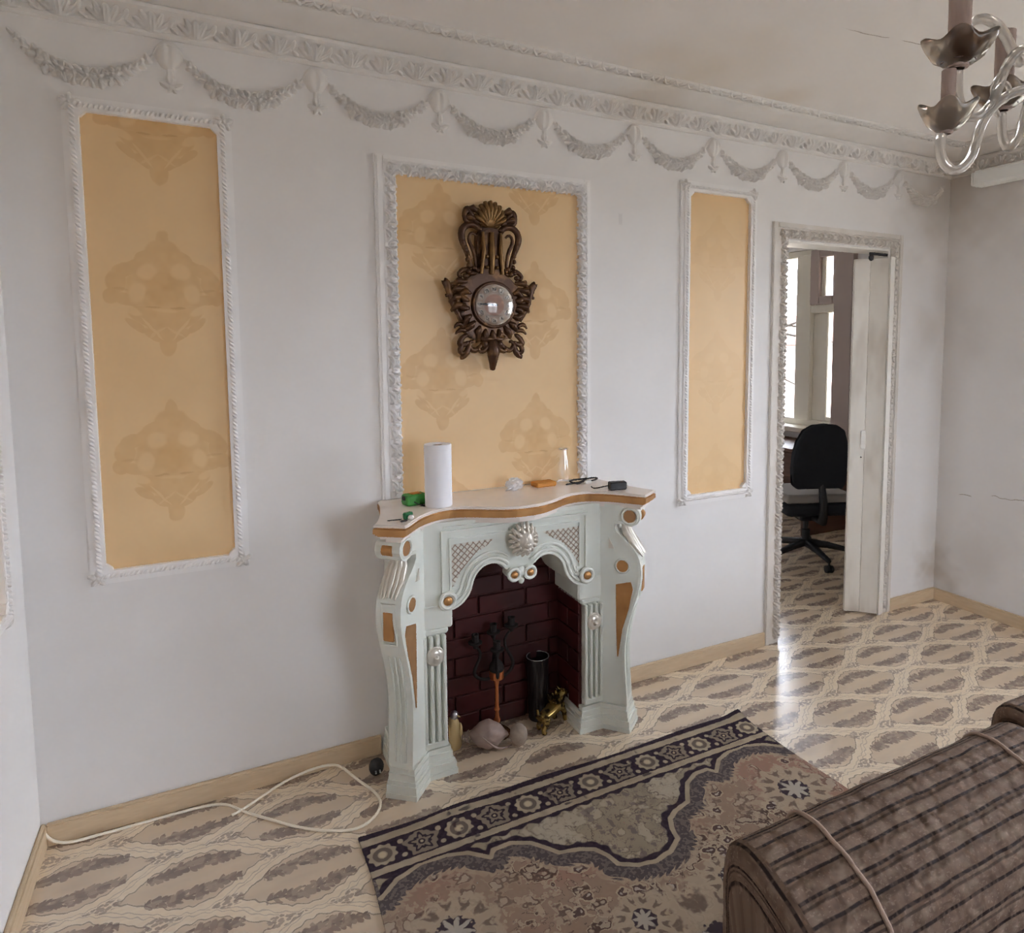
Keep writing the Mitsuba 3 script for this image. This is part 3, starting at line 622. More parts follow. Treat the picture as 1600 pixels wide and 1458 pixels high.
# scroll ends with gold buttons
def scroll_end(cx, cz, r, y):
    add('scroll', cat(tube([(cx+r*math.cos(a), y, cz+r*math.sin(a)) for a in np.linspace(0, 2*PI, 25)], r*.34, 8, .9, False), ext_xz(Point(cx, cz).buffer(r), -.2, y+.004)), 'm_mint', fp, smooth=40)
    add('gold_button', cat([ball((cx, y-.004, cz), (r*.62, .008, r*.62), 3)]), 'm_gold', fp, smooth=True, label='round gold button')
for sg in (-1, 1):
    scroll_end(CX+.006+sg*.281, .637, .026, -.250); scroll_end(CX+.006+sg*.032, .694, .021, -.262)
add('arch_drop', cat(ball((CX+.006, -.252, .668), (.012, .010, .016), 2), ball((CX+.006, -.252, .70), (.020, .014, .02), 2)), 'm_mint', fp, smooth=True)
# lattice in the two spandrels
for sg in (-1, 1):
    reg = sbox(.010, .60, .258, .838).difference(affinity.translate(open_poly, -CX-.006, 0).buffer(.052)).intersection(sbox(.078, .665, .258, .838))
    tri = Polygon([(.262, .672), (.262, .832), (.10, .832), (.125, .812), (.175, .786), (.215, .745)])
    reg = max(polys(reg.intersection(tri)), key=lambda q: q.area)
    R2 = affinity.translate(affinity.scale(reg, sg, 1, origin=(0, 0)), CX+.004, 0)
    segs = []
    for kx in np.arange(-.6, .6, .0225):
        for d in (1, -1):
            l = LineString([(CX+sg*.17+kx-.3, .75-.3*d), (CX+sg*.17+kx+.3, .75+.3*d)]).intersection(R2)
            for q in getattr(l, 'geoms', [l]):
                if q.length > .006: segs.append(tube([(a, -.2385 - .002*((i+1) % 2)*0, b) for i, (a, b) in enumerate(q.coords)], .0016, 5))
    lt = add('lattice', cat(segs), 'm_lattice', fp, label='bronze lattice in the corner of the frieze')
    add('ground', ext_xz(R2, -.2355, -.2372), 'm_lattice_ground', lt)
# lion head
lh = []
lc = np.array([CX+.012, -.256, .822])
lh.append(ball(lc+(0, -.012, 0), (.037, .040, .048), 3)); lh.append(ball(lc+(0, -.044, -.012), (.016, .014, .014), 2)); lh.append(ball(lc+(0, -.038, -.030), (.018, .014, .010), 2))
lh.append(ball(lc+(0, -.040, .012), (.009, .012, .018), 2)); lh += [ball(lc+(s*.017, -.034, .010), (.008, .008, .005), 2) for s in (-1, 1)]; lh += [ball(lc+(s*.016, -.034, .020), (.013, .009, .006), 2) for s in (-1, 1)]
add('lion_head', cat(lh), 'm_pearl', fp, smooth=True, label='moulded lion head in the middle of the frieze')
mane = []
for ring, (rr, n, yy, rs) in enumerate(((.034, 13, -.026, .016), (.044, 17, -.010, .018))):
    for i in range(n):
        a = 2*PI*i/n+.2*ring; d = np.array([math.cos(a), 0, math.sin(a)])
        mane.append(tube([lc+d*(rr-.012)+(0, yy, 0), lc+d*(rr+.002)+(0, yy-.012, 0), lc+d*(rr+.012)*(1, 1, 1.15)+(0, yy+.008, 0)], [.007, rs*.55, .005], 7))
add('lion_mane', cat(mane), 'm_pearl', fp, smooth=True)
# columns, consoles, bases
RX180 = None
def console_poly():
    pts = [(-.02, .09), (.100, .09), (.096, .16), (.090, .26), (.090, .34), (.101, .42), (.122, .50), (.140, .56), (.152, .62), (.150, .68), (.134, .725), (.098, .765), (.066, .793), (.048, .815), (.047, .833)]
    a = np.linspace(-PI*.72, PI*.55, 16); pts2 = [(.105+.044*math.cos(t), .868+.040*math.sin(t)) for t in a]
    s = [tuple(q) for q in spline(pts[1:], 50)]
    return Polygon([(-.02, .09)] + s + pts2 + [(.06, .915), (-.02, .915)]).buffer(0)
CP = console_poly()
def leaf_prism(pts, n=30): return Polygon([tuple(q) for q in spline(pts + [pts[0]], n)]).buffer(0)
for sg in (-1, 1):
    X = lambda x: CX + sg*x            # x measured from the middle outwards
    def bx(x0, x1, y0, y1, z0, z1, b=.003):
        a, c = X(x0), X(x1); return rbox(min(a, c), max(a, c), y0, y1, z0, z1, b)
    leg = Polygon([(X(.282), -.222), (X(.362), -.222), (X(.440), -.165), (X(.440), -.012), (X(.282), -.012)])
    col = add('column', cat(ext_xy(leg, .02, .62), ext_xy(Polygon([(X(.30), -.236), (X(.362), -.236), (X(.440), -.165), (X(.440), -.012), (X(.30), -.012)]), .60, .905), bx(.254, .364, -.2385, -.03, .535, .625, .006), bx(.268, .362, -.234, -.03, .512, .537, .008)), 'm_mint', fp)
    # flutes between raised fillets
    for i in range(4):
        xx = .281 + i*.0235; add('fillet', bx(xx, xx+.0125, -.246, -.218, .125, .513, .003), 'm_mint', col)
    add('fillet', bx(.280, .364, -.246, -.218, .105, .128, .003), 'm_mint', col)
    ro = add('rosette', cat(ball((X(.322), -.246, .443), (.029, .014, .031), 3), tube([(X(.322)+.030*math.cos(a), -.244, .443+.032*math.sin(a)) for a in np.linspace(0, 2*PI, 25)], .004, 6, 1, False)), 'm_pearl', col, smooth=True, label='round pearly rosette')
    add('rosette_boss', ball((X(.320), -.258, .441), (.010, .010, .010), 2), 'm_pearl', ro, smooth=True)
    # stepped base
    def base(o): 
        return Polygon([(X(.270-o), -.240-o), (X(.352), -.240-o), (X(.425+o*.0), -.322-o*1.25), (X(.494+o*.9), -.262-o*.6), (X(.452+o*.6), -.16), (X(.452+o*.6), -.006), (X(.270-o), -.006)])
    add('plinth', cat(ext_xy(base(.020), 0, .018), ext_xy(base(.016), .018, .045), ext_xy(base(.010), .045, .058), ext_xy(base(.005), .058, .080), ext_xy(base(.000), .080, .098)), 'm_mint', col)
    # corner console: profile in (s, z), pushed out along the diagonal
    J = np.array([X(.363), -.245, 0]); D = np.array([sg*.7071, -.7071, 0]); N = np.array([sg*.7071, .7071, 0])
    def place(m):     # local x = s, y = across (0 = inner flank), z
        v = m.vertices.copy(); m.vertices = J + v[:, :1]*D + v[:, 1:2]*N + v[:, 2:]*[0, 0, 1]
        if sg > 0: pass
        return m
    def slab_(poly, t0, t1): return place(ext_xz(poly, t0, t1))
    TH = .082
    cs = add('console', slab_(CP, 0, TH), 'm_mint', fp, label='S-shaped scroll leg set diagonally')
    # raised rim that follows the profile on both flanks
    rim = CP.difference(CP.buffer(-.011)).difference(sbox(-.05, 0, .012, 1.0)).difference(sbox(-.05, .90, .3, 1.0)).difference(sbox(-.05, 0, .3, .10))
    add('rim', cat(slab_(rim, 0, -.005), slab_(rim, TH, TH+.005)), 'm_mint', cs)
    waist = [(.070, .640), (.085, .655), (.100, .640), (.085, .615)]
    tri = [(.056, .588), (.105, .600), (.108, .570), (.090, .48), (.068, .40), (.056, .32), (.052, .42), (.052, .50)]
    for t0, t1, t2 in ((0, -.003, -.005), (TH, TH+.003, TH+.005)):
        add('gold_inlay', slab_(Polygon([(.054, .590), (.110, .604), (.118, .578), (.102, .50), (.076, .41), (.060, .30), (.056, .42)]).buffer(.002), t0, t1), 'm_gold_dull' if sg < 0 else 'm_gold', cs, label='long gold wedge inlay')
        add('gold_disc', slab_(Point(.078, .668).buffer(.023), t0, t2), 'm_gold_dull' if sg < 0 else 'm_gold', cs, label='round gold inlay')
        add('scroll_disc', slab_(Point(.106, .868).buffer(.024), t0, t2), 'm_gold_dull', cs, label='gold disc in the top scroll')
        add('ring', place(tube([(.078+.027*math.cos(a), t1, .668+.027*math.sin(a)) for a in np.linspace(0, 2*PI, 25)], .0045, 6, 1, False)), 'm_mint', cs, smooth=True)
        add('ring', place(tube([(.106+.032*math.cos(a), t1, .868+.030*math.sin(a)) for a in np.linspace(0, 2*PI, 25)], .006, 6, 1, False)), 'm_mint', cs, smooth=True)
        add('spandrel', slab_(Polygon([(.022, .735), (.045, .735), (.024, .775)]), t0, t1), 'm_pearl', cs)
    # narrow front: gold block under the shelf, acanthus leaf, gold tablet, two grooves
    def fr(s0, s1, t0, t1, z0, z1, b=.003): return place(rbox(s0, s1, t0, t1, z0, z1, b))
    add('gold_block', place(tube([(.138, .024, .868), (.138, TH-.022, .868)], [.019, .019], 12)), 'm_gold', cs, smooth=40, label='gold front of the top scroll')
    add('acanthus', place(cat([tube([(.070+.030*q, TH/2+w*.3, .845), (.085+.034*q, TH/2+w*.8, .80), (.120+.016*q, TH/2+w, .755), (.156, TH/2+w*.9, .715-.02*abs(w)*10)], [.006, .013, .012, .003], 7) for q, w in ((0, -.030), (.25, -.016), (.4, 0), (.25, .016), (0, .030))])), 'm_pearl', cs, smooth=True, label='acanthus leaf below the top scroll')
    tab = [place(rbox(.1435, .1545, .022, TH-.020, .565, .665, .004))]
    add('gold_tablet', cat(tab), 'm_gold', cs, label='gold tablet on the narrow front')
    add('tablet_frame', place(tube([(.143, .016, .55), (.152, .016, .625), (.147, .016, .69), (.147, TH-.014, .69), (.152, TH-.014, .625), (.143, TH-.014, .55), (.143, .016, .55)], .0035, 6)), 'm_mint', cs, smooth=40)
    for t in (.022, TH/2, TH-.022):
        add('fillet', place(tube([(.098, t, .12), (.093, t, .22), (.092, t, .34), (.103, t, .42), (.122, t, .50)], .0045, 6)), 'm_mint', cs, smooth=True)
# firebox
fb = add('firebox', rbox(1.19, 1.82, -.016, -.006, .0, .91, .001), 'm_mortar', fp, label='dark red brick lining of the fireplace')
bw, bh = .205, .078
for x0, x1 in ((1.2165, 1.2228), (1.7732, 1.7795)): add('side_lining', rbox(x0, x1, -.215, -.016, .0, .66, .001), 'm_mortar', fb)
add('top_lining', rbox(1.19, 1.81, -.215, -.016, .80, .82, .001), 'm_mortar', fb)
for r in range(11):
    z0 = .002 + r*bh
    for c in range(-1, 4):
        a = 1.216 + (c + (.5 if r % 2 else 0))*bw; b = a + bw - .007
        a, b = max(a, 1.223), min(b, 1.773)
        if b - a < .02: continue
        j = RNG.uniform(0, .004)
        add('brick', rbox(a, b, -.026-j, -.015, z0, min(z0+bh-.007, .80), .003), 'm_brick', fb)
for x0, x1 in ((1.2225, 1.230), (1.766, 1.7735)):
    for r in range(10):
        z0 = .002 + r*bh
        
        for ya, yb_ in (((-.212, -.125), (-.118, -.028)) if r % 2 else ((-.212, -.028),)):
            if z0 < .58: add('brick', rbox(x0, x1, ya, yb_, z0, z0+bh-.007, .002), 'm_brick', fb)

# ================================================================ the wall clock
ck = thing('wall_clock', 'carved dark gilt wall clock with a fan crest, hung on the gold wallpaper', 'clock')
KX, KZ = 1.480, 1.686
yb = -.004
body = Polygon([(0, .30), (.030, .29), (.050, .26), (.052, .20), (.050, .16), (.060, .12), (.085, .10), (.118, .07), (.126, .02), (.122, -.05), (.108, -.10), (.075, -.128), (.035, -.14), (0, -.142), (-.035, -.14), (-.075, -.128), (-.108, -.10), (-.122, -.05), (-.126, .02), (-.118, .07), (-.085, .10), (-.060, .12), (-.050, .16), (-.052, .20), (-.050, .26), (-.030, .29)])
add('case', bevel_xz(affinity.translate(body.buffer(.006).buffer(-.006), KX, KZ), yb, -.052, .016, 5), 'm_bronze', ck, smooth=50)
def curl(pts, r, mat_='m_bronze', y=-.045, n=26): return [tube([(KX+s*a, y+(dy[0] if dy else 0), KZ+b) for a, b, *dy in spline_pts], r, 8) for s, spline_pts in (((1), [tuple(q) for q in spline(pts, n)]), ((-1), [tuple(q) for q in spline(pts, n)]))]
def taper(a, b, c, n=26): 
    t = np.linspace(0, 1, n); return np.where(t < .5, a+(b-a)*t*2, b+(c-b)*(t*2-1))
# fan crest
crest = [ball((KX, -.040, KZ+.318), (.052, .018, .034), 3)]
for i in range(9):
    a = PI*(.10+.80*i/8); d = np.array([math.cos(a), math.sin(a)])
    crest.append(tube([(KX+d[0]*.012, -.050, KZ+.292+d[1]*.012), (KX+d[0]*.050, -.062, KZ+.300+d[1]*.058), (KX+d[0]*.066, -.046, KZ+.304+d[1]*.082)], [.004, .011, .009], 7))
add('crest', cat(crest), 'm_bronze_gilt', ck, smooth=True, label='fan-shaped shell crest')
side = []
side += curl([(.046, .31), (.075, .335), (.090, .352), (.100, .330), (.090, .305), (.072, .310), (.078, .325)], taper(.010, .013, .006))
side += curl([(.040, .275), (.070, .296), (.098, .290), (.114, .268), (.112, .235), (.098, .20), (.086, .165), (.078, .135)], taper(.012, .014, .007))
side += curl([(.060, .255), (.080, .262), (.088, .245), (.078, .215), (.066, .18), (.062, .14)], taper(.005, .008, .006), y=-.050)
side += curl([(.052, .13), (.076, .118), (.100, .128), (.118, .122), (.128, .108), (.116, .100)], taper(.008, .011, .006))
side += curl([(.125, .01), (.150, .02), (.166, .045), (.172, .075), (.184, .085), (.176, .060), (.180, .03)], taper(.010, .013, .006))
side += curl([(.118, -.06), (.142, -.02), (.158, .02), (.160, .06), (.150, .078)], taper(.008, .012, .006))
side += curl([(.108, -.085), (.134, -.075), (.148, -.09)], taper(.008, .009, .004)); side += curl([(.104, -.10), (.128, -.098), (.144, -.112)], taper(.008, .009, .004))
for i in range(6): side += [ball((KX+s*(.112-.009*i if i < 3 else .094-.004*(i-3)), -.050, KZ+.232-.022*i), (.009, .010, .010), 2) for s in (-1, 1)]
for i in range(15):       # acanthus leaves round the lower two thirds of the case
    a = -PI/2 + (i-7)*.285; d = np.array([math.cos(a), math.sin(a)]); w_ = RNG.uniform(-.25, .25); e = np.array([math.cos(a+w_), math.sin(a+w_)])
    side.append(tube([(KX+d[0]*.092, -.050, KZ+d[1]*.098), (KX+d[0]*.112, -.062, KZ+d[1]*.118), (KX+e[0]*.134, -.046, KZ+e[1]*.142), (KX+e[0]*.150, -.030, KZ+e[1]*.156)], [.006, .013, .011, .003], 7))
for s in (-1, 1):
    for q in ((.120, .085, .150, .070), (.128, .060, .162, .040), (.130, .030, .164, .005), (.128, .0, .158, -.025), (.062, .345, .088, .355), (.070, .315, .104, .318)):
        side.append(tube([(KX+s*q[0]*.82, -.046, KZ+q[1]), (KX+s*(q[0]+q[2])/2, -.060, KZ+(q[1]+q[3])/2+.006), (KX+s*q[2], -.040, KZ+q[3])], [.008, .014, .006], 7))
    for i in range(5): side.append(ball((KX+s*(.056+.012*i), -.052, KZ+.128-.006*i+.012*(i % 2)), (.011, .012, .010), 2))
add('scrollwork', cat(side), 'm_bronze', ck, smooth=True)
low = []
low += curl([(.098, -.118), (.120, -.130), (.126, -.150), (.108, -.152), (.098, -.138)], taper(.008, .012, .006)); low += curl([(.102, -.150), (.124, -.162), (.126, -.180), (.106, -.178)], taper(.008, .011, .006))
low += curl([(.090, -.150), (.100, -.178), (.114, -.196), (.126, -.200)], taper(.009, .013, .008)); low += curl([(.030, -.135), (.052, -.165), (.078, -.172), (.090, -.150), (.074, -.140)], taper(.008, .011, .006))
low += curl([(.016, -.145), (.030, -.170), (.048, -.178), (.056, -.162)], taper(.007, .010, .005), y=-.055)
low += [tube([(KX, -.045, KZ-.14), (KX+.002, -.058, KZ-.18), (KX+.004, -.045, KZ-.222), (KX+.006, -.036, KZ-.248)], [.024, .026, .016, .010], 10)]
low += [ball((KX+s*.030, -.050, KZ-.150), (.014, .014, .018), 2) for s in (-1, 1)]
low += [tube([(KX+s*.058, -.040, KZ-.118), (KX+s*.03, -.058, KZ-.132), (KX, -.062, KZ-.128)], [.008, .011, .009], 7) for s in (-1, 1)]
add('pendant', cat(low), 'm_bronze', ck, smooth=True)
neck = [tube([(KX+s*x, -.060, KZ+.27), (KX+s*x*.95, -.064, KZ+.20), (KX+s*x*1.2, -.060, KZ+.115)], [.006, .009, .007], 8) for s in (-1, 1) for x in (.036,)] + [tube([(KX, -.058, KZ+.27), (KX, -.062, KZ+.19), (KX, -.058, KZ+.115)], [.010, .013, .010], 8)]
neck += [ball((KX+s*.020, -.062, KZ+q), (.007, .006, .007), 2) for s in (-1, 1) for q in (.14, .18)]
add('neck_ribs', cat(neck), 'm_bronze_gilt', ck, smooth=True)
DXc, DZc = KX+.006, KZ-.001
add('bezel', tube([(DXc+.083*math.cos(a), -.062, DZc+.083*math.sin(a)) for a in np.linspace(0, 2*PI, 49)], .006, 8, 1, False), 'm_bronze', ck, smooth=True)
q = trimesh.creation.cylinder(.080, .014, sections=48); q.apply_transform(trimesh.transformations.rotation_matrix(PI/2, [1, 0, 0])); q.apply_translation((DXc, -.054, DZc))
dl = add('dial', q, 'm_dial', ck, uv=np.stack([q.vertices[:, 0]-DXc, q.vertices[:, 2]-DZc], 1), label='pinkish round dial')
for i, t in enumerate(('XII', 'I', 'II', 'III', 'IIII', 'V', 'VI', 'VII', 'VIII', 'IX', 'X', 'XI')):
    a = PI/2 - i*PI/6
    plq = ball((DXc+.060*math.cos(a), -.0612, DZc+.060*math.sin(a)), (.0115, .0016, .0125), 2); add('hour_plaque', plq, 'm_enamel', dl, smooth=True)
    tm = meshkit.text_mesh(t, .010, .001, True); b = tm.bounds; tm.apply_translation((-(b[0][0]+b[1][0])/2, -(b[0][1]+b[1][1])/2, 0)); tm.apply_scale((.75, 1, 1))
    v = tm.vertices.copy(); an = a-PI/2; vx = v[:, 0]*math.cos(an)-v[:, 1]*math.sin(an); vz = v[:, 0]*math.sin(an)+v[:, 1]*math.cos(an)
    tm.vertices = np.stack([DXc+.060*math.cos(a)+vx, -.0631-v[:, 2], DZc+.060*math.sin(a)+vz], 1); tm.faces = tm.faces[:, ::-1]
    add('numeral', tm, 'm_darknum', dl)
def hand(ang, L, w, y): 
    d = np.array([math.cos(ang), math.sin(ang)]); return tube([(DXc-d[0]*.012, y, DZc-d[1]*.012), (DXc+d[0]*L*.6, y, DZc+d[1]*L*.6), (DXc+d[0]*L, y, DZc+d[1]*L)], [w, w*1.2, w*.3], 6, .5)
add('minute_hand', hand(PI-.03, .070, .0022, -.0655), 'm_black', ck); add('hour_hand', hand(PI-.10, .046, .0028, -.0642), 'm_black', ck)
dome = lathe([(.079*math.sin(t), .020*math.cos(t)) for t in np.linspace(0.001, PI/2, 12)] + [(.0785, -.001)] + [(.0775*math.sin(t), .0185*math.cos(t)-.001) for t in np.linspace(PI/2, .001, 12)], 40)
v = dome.vertices; dome.vertices = np.stack([DXc+v[:, 0], -.0665-v[:, 2], DZc+v[:, 1]], 1)
add('glass_dome', dome, 'm_glass', ck, smooth=60)

# ================================================================ things on the mantel shelf
MZ = .9652
t = thing('paper_towel_roll', 'white kitchen paper roll standing upright on the mantel shelf', 'paper roll')
tx, ty = 1.216, -.187
add('paper', lathe([(.018, .004), (.046, .001), (.0475, .004), (.0475, .218), (.046, .221), (.0185, .219), (.0185, .004)], 40, (tx, ty, MZ)), 'm_paper', t, smooth=40)
add('cardboard_core', lathe([(.0184, .002), (.0184, .217), (.0165, .217), (.0165, .002), (.0184, .002)], 24, (tx, ty, MZ)), 'm_card', t, smooth=40)
t = thing('tape_measure', 'bright green rounded case with black loop left of the paper roll', 'tape measure')
body_ = m3.Manifold.batch_hull([m3.Manifold.sphere(.009, 20).translate((x, y, z)) for x in (-.031, .031) for y in (-.018, .018) for z in (.009, .030)])
R = T().translate([1.146, -.125, MZ]).rotate([0, 0, 1], 12)
add('case', m2t(body_), 'm_green', t, smooth=40, to=R); add('clip', rbox(-.045, -.036, -.010, .010, .020, .034, .003), 'm_black', t, to=R); add('sticker', rbox(-.016, .022, -.016, .014, .0385, .0415, .001), 'm_orange', t, to=R)
add('loop', tube([tuple(q) for q in spline([(-.016, -.028, .016), (.0, -.036, .006), (.016, -.046, .003), (.026, -.058, .002), (.012, -.056, .002), (.004, -.040, .003)], 24)], .0018, 6), 'm_black', t, smooth=True, to=R)
t = thing('lighter', 'tiny dark green lighter with a white cap near the left mantel corner', 'lighter')
R = T().translate([1.072, -.318, MZ]).rotate([0, 0, 1], 25)
add('body', rbox(-.016, .016, -.009, .009, 0, .022, .003), 'm_green_dark', t, to=R); add('cap', ball((-.004, -.020, .009), (.011, .009, .008), 2), 'm_white_plastic', t, smooth=True, to=R)
nl = add('nail', tube([(1.005, -.318, MZ+.002), (1.05, -.322, MZ+.002)], .0016, 6), 'm_black', None, label='thin dark nail lying beside the green lighter', category='nail')
add('screw', tube([(1.040, -.352, MZ+.003), (1.062, -.345, MZ+.003)], [.0035, .003], 6), 'm_black', None, label='short dark screw at the front left mantel corner', category='screw')
t = thing('figurine', 'small brown object half hidden behind the paper roll', 'ornament')
add('body', lathe([(0, 0), (.012, 0), (.013, .01), (.008, .022), (.010, .036), (.005, .048), (0, .05)], 16, (1.262, -.085, MZ)), 'm_dark_stain', t, smooth=50)
t = thing('plastic_bag', 'crumpled clear plastic wrapper on the middle of the mantel shelf', 'wrapper')
bag = trimesh.creation.icosphere(4); v = bag.vertices; nn = meshkit.fbm(v*2.6+5, 3)[:, None]; vv = v*(.55+.9*nn); vv = np.sign(vv)*np.abs(vv); bag.vertices = vv*(.034, .022, .026)+(1.552, -.085, MZ+.024)
add('film', bag, 'm_bag', t)
add('foil', tube([(1.512, -.092, MZ+.004), (1.530, -.094, MZ+.012), (1.542, -.09, MZ+.016)], [.003, .006, .004], 7), 'm_silver', t, smooth=True)
add('wooden_block', rbox(-.045, .045, -.028, .028, 0, .019, .004), 'm_orange', None, to=T().translate([1.690, -.062, MZ]).rotate([0, 0, 1], 4), label='flat orange-brown block leaning near the glass bottle', category='block')
t = thing('glass_bottle', 'clear narrow-necked glass bottle at the right of the mantel shelf', 'bottle')
add('glass', lathe([(0, .001), (.025, .001), (.0275, .005), (.0275, .035), (.0245, .075), (.0175, .115), (.0145, .134), (.0145, .142)], 32, (1.787, -.048, MZ)), 'm_bottle', t, smooth=50)
add('base_glass', lathe([(0, .001), (.0255, .001), (.0255, .009), (0, .007)], 28, (1.787, -.048, MZ)), 'm_glass', t, smooth=50)
add('neck_ring', tube([(1.787+.0155*math.cos(a), -.048+.0155*math.sin(a), MZ+.142) for a in np.linspace(0, 2*PI, 29)], .003, 8, 1, False), 'm_crystal', t, smooth=True)
t = thing('power_adapter', 'black power adapter block at the right end of the mantel shelf', 'adapter')
R = T().translate([1.915, -.262, MZ]).rotate([0, 0, 1], -12)
add('block', rbox(-.035, .035, -.016, .016, 0, .032, .004), 'm_black', t, to=R)
add('lead', tube([tuple(q) for q in spline([(-.034, .004, .016), (-.052, .010, .013), (-.075, .030, .004), (-.085, .070, .003)], 20)], .0022, 6), 'm_black', t, smooth=True, to=R)
t = thing('cable_coil', 'coiled black cable beside the glass bottle on the mantel', 'cable')
add('cord', tube([tuple(q) for q in spline([(1.775, -.095, MZ+.003), (1.82, -.09, MZ+.004), (1.86, -.075, MZ+.005), (1.90, -.06, MZ+.010), (1.925, -.085, MZ+.014), (1.89, -.105, MZ+.010), (1.85, -.09, MZ+.006), (1.825, -.105, MZ+.004), (1.80, -.085, MZ+.010), (1.84, -.065, MZ+.012), (1.88, -.08, MZ+.016)], 90)], .0034, 7), 'm_black', t, smooth=True)
add('plug', rbox(1.855, 1.885, -.115, -.100, MZ, MZ+.012, .003), 'm_white_plastic', t)

# ================================================================ things inside the fireplace
t = thing('candelabrum', 'dark metal candelabrum with a copper stem standing inside the fireplace', 'candelabrum')
ccx, ccy = 1.462, -.100
add('foot', lathe([(0, .0), (.052, 0), (.054, .006), (.040, .018), (.020, .032), (.012, .05), (0, .055)], 28, (ccx, ccy, .001)), 'm_bronze', t, smooth=50)
add('stem', lathe([(.010, .048), (.014, .060), (.009, .075), (.007, .095), (.012, .104), (.008, .114), (.007, .20), (.010, .215), (.006, .225), (0, .226)], 20, (ccx, ccy, 0)), 'm_copper', t, smooth=50)
add('cup', lathe([(0, .222), (.012, .224), (.028, .232), (.029, .262), (.026, .264), (.0, .262)], 24, (ccx, ccy, 0)), 'm_copper', t, smooth=40, label='copper cup at the top of the stem')
add('finial', lathe([(.027, .262), (.030, .272), (.024, .292), (.010, .305), (.004, .325), (0, .326)], 20, (ccx, ccy, 0)), 'm_soot', t, smooth=50)
for a, zt, R_ in ((2.9, .40, .085), (.25, .44, .070), (4.6, .37, .060), (1.6, .42, .055)):
    d = np.array([math.cos(a), .45*math.sin(a), 0]); o = np.array([ccx, ccy, 0])
    am = add('arm', tube(spline([o+(0, 0, .27), o+d*R_*.6+(0, 0, .235), o+d*R_*1.05+(0, 0, .262), o+d*R_*.85+(0, 0, .315), o+d*R_+(0, 0, zt-.03)], 30), taper(.006, .007, .005, 30), 8), 'm_soot', t, smooth=True)
    add('candle_cup', lathe([(0, 0), (.008, .0), (.010, .012), (.026, .020), (.027, .026), (.014, .027), (.013, .050), (.015, .056), (.009, .057), (0, .040)], 20, o+d*R_+(0, 0, zt-.035)), 'm_soot', am, smooth=40)
t = thing('conch_shell', 'brown conch shell lying at the front of the fireplace', 'shell')
th = np.linspace(0, 1, 26); prof_ = np.interp(th, [0, .08, .25, .5, .75, .92, 1], [.004, .020, .044, .056, .040, .014, .004])
sh = tube(np.stack([-.068+.150*th, 0*th, .048-.010*th], 1), prof_, 22)
v = sh.vertices; ang = np.arctan2(v[:, 2]-.045, v[:, 1]); sh.vertices = v*(1, .92, 1)+np.stack([0*ang, 0*ang, .0014*np.sin(ang*2+v[:, 0]*90)], 1); sh.vertices[:, 2] += -sh.vertices[:, 2].min()
R = T().translate([1.392, -.170, .001]).rotate([0, 0, 1], -20)
add('body', sh, 'm_shell', t, smooth=True, to=R)
add('spire', cat([tube([(-.068-.010*i, 0, .052), (-.076-.010*i, 0, .052)], [.026-.007*i, .019-.007*i], 16) for i in range(3)]), 'm_shell', t, smooth=40, to=R)
add('lip', tube([tuple(q) for q in spline([(-.02, -.046, .075), (.010, -.054, .05), (.040, -.044, .024), (.075, -.022, .012), (.094, -.008, .010)], 24)], taper(.002, .0045, .002, 24), 8), 'm_shell', t, smooth=True, to=R)
st = trimesh.creation.icosphere(4); v = st.vertices; st.vertices = v*(.034, .034, .0435)*(1+.03*(meshkit.fbm(v*9, 3)[:, None]-.5))+(0, 0, .0435)
add('stone_egg', st, 'm_stone', None, smooth=True, to=T().translate([1.506, -.210, .001]), label='rough brown egg-shaped stone standing beside the conch shell', category='stone egg')
t = thing('figurine', 'ochre upright figurine with a silver head behind the left fireplace column', 'figurine')
R = T().translate([1.282, -.100, .001])
add('body', lathe([(0, 0), (.030, 0), (.034, .02), (.032, .06), (.022, .100), (.014, .118), (0, .120)], 24), 'm_ochre', t, smooth=50, to=R)
add('head', ball((0.004, -.004, .126), (.016, .016, .018), 3), 'm_silver', t, smooth=True, to=R); add('beak', tube([(.010, -.012, .128), (.022, -.022, .124)], [.006, .001], 8), 'm_ochre', t, smooth=True, to=R)
add('wing', cat([ball((.024, -.016, .062), (.008, .014, .036), 2), ball((-.026, -.010, .062), (.008, .014, .036), 2)]), 'm_ochre', t, smooth=True, to=R)
add('pole', tube([(-.016, .02, .0), (-.012, .02, .26)], [.0035, .0025], 8), 'm_soot', t, smooth=True, to=R)
t = thing('brass_figurine', 'shiny brass animal figurine standing at the right inside the fireplace', 'figurine')
def hullchain(ch, seg=18):
    return m3.Manifold.batch_boolean([m3.Manifold.batch_hull([m3.Manifold.sphere(a[3], seg).translate(tuple(map(float, a[:3]))), m3.Manifold.sphere(b[3], seg).translate(tuple(map(float, b[:3])))]) for c in ch for a, b in zip(c[:-1], c[1:])], m3.OpType.Add)
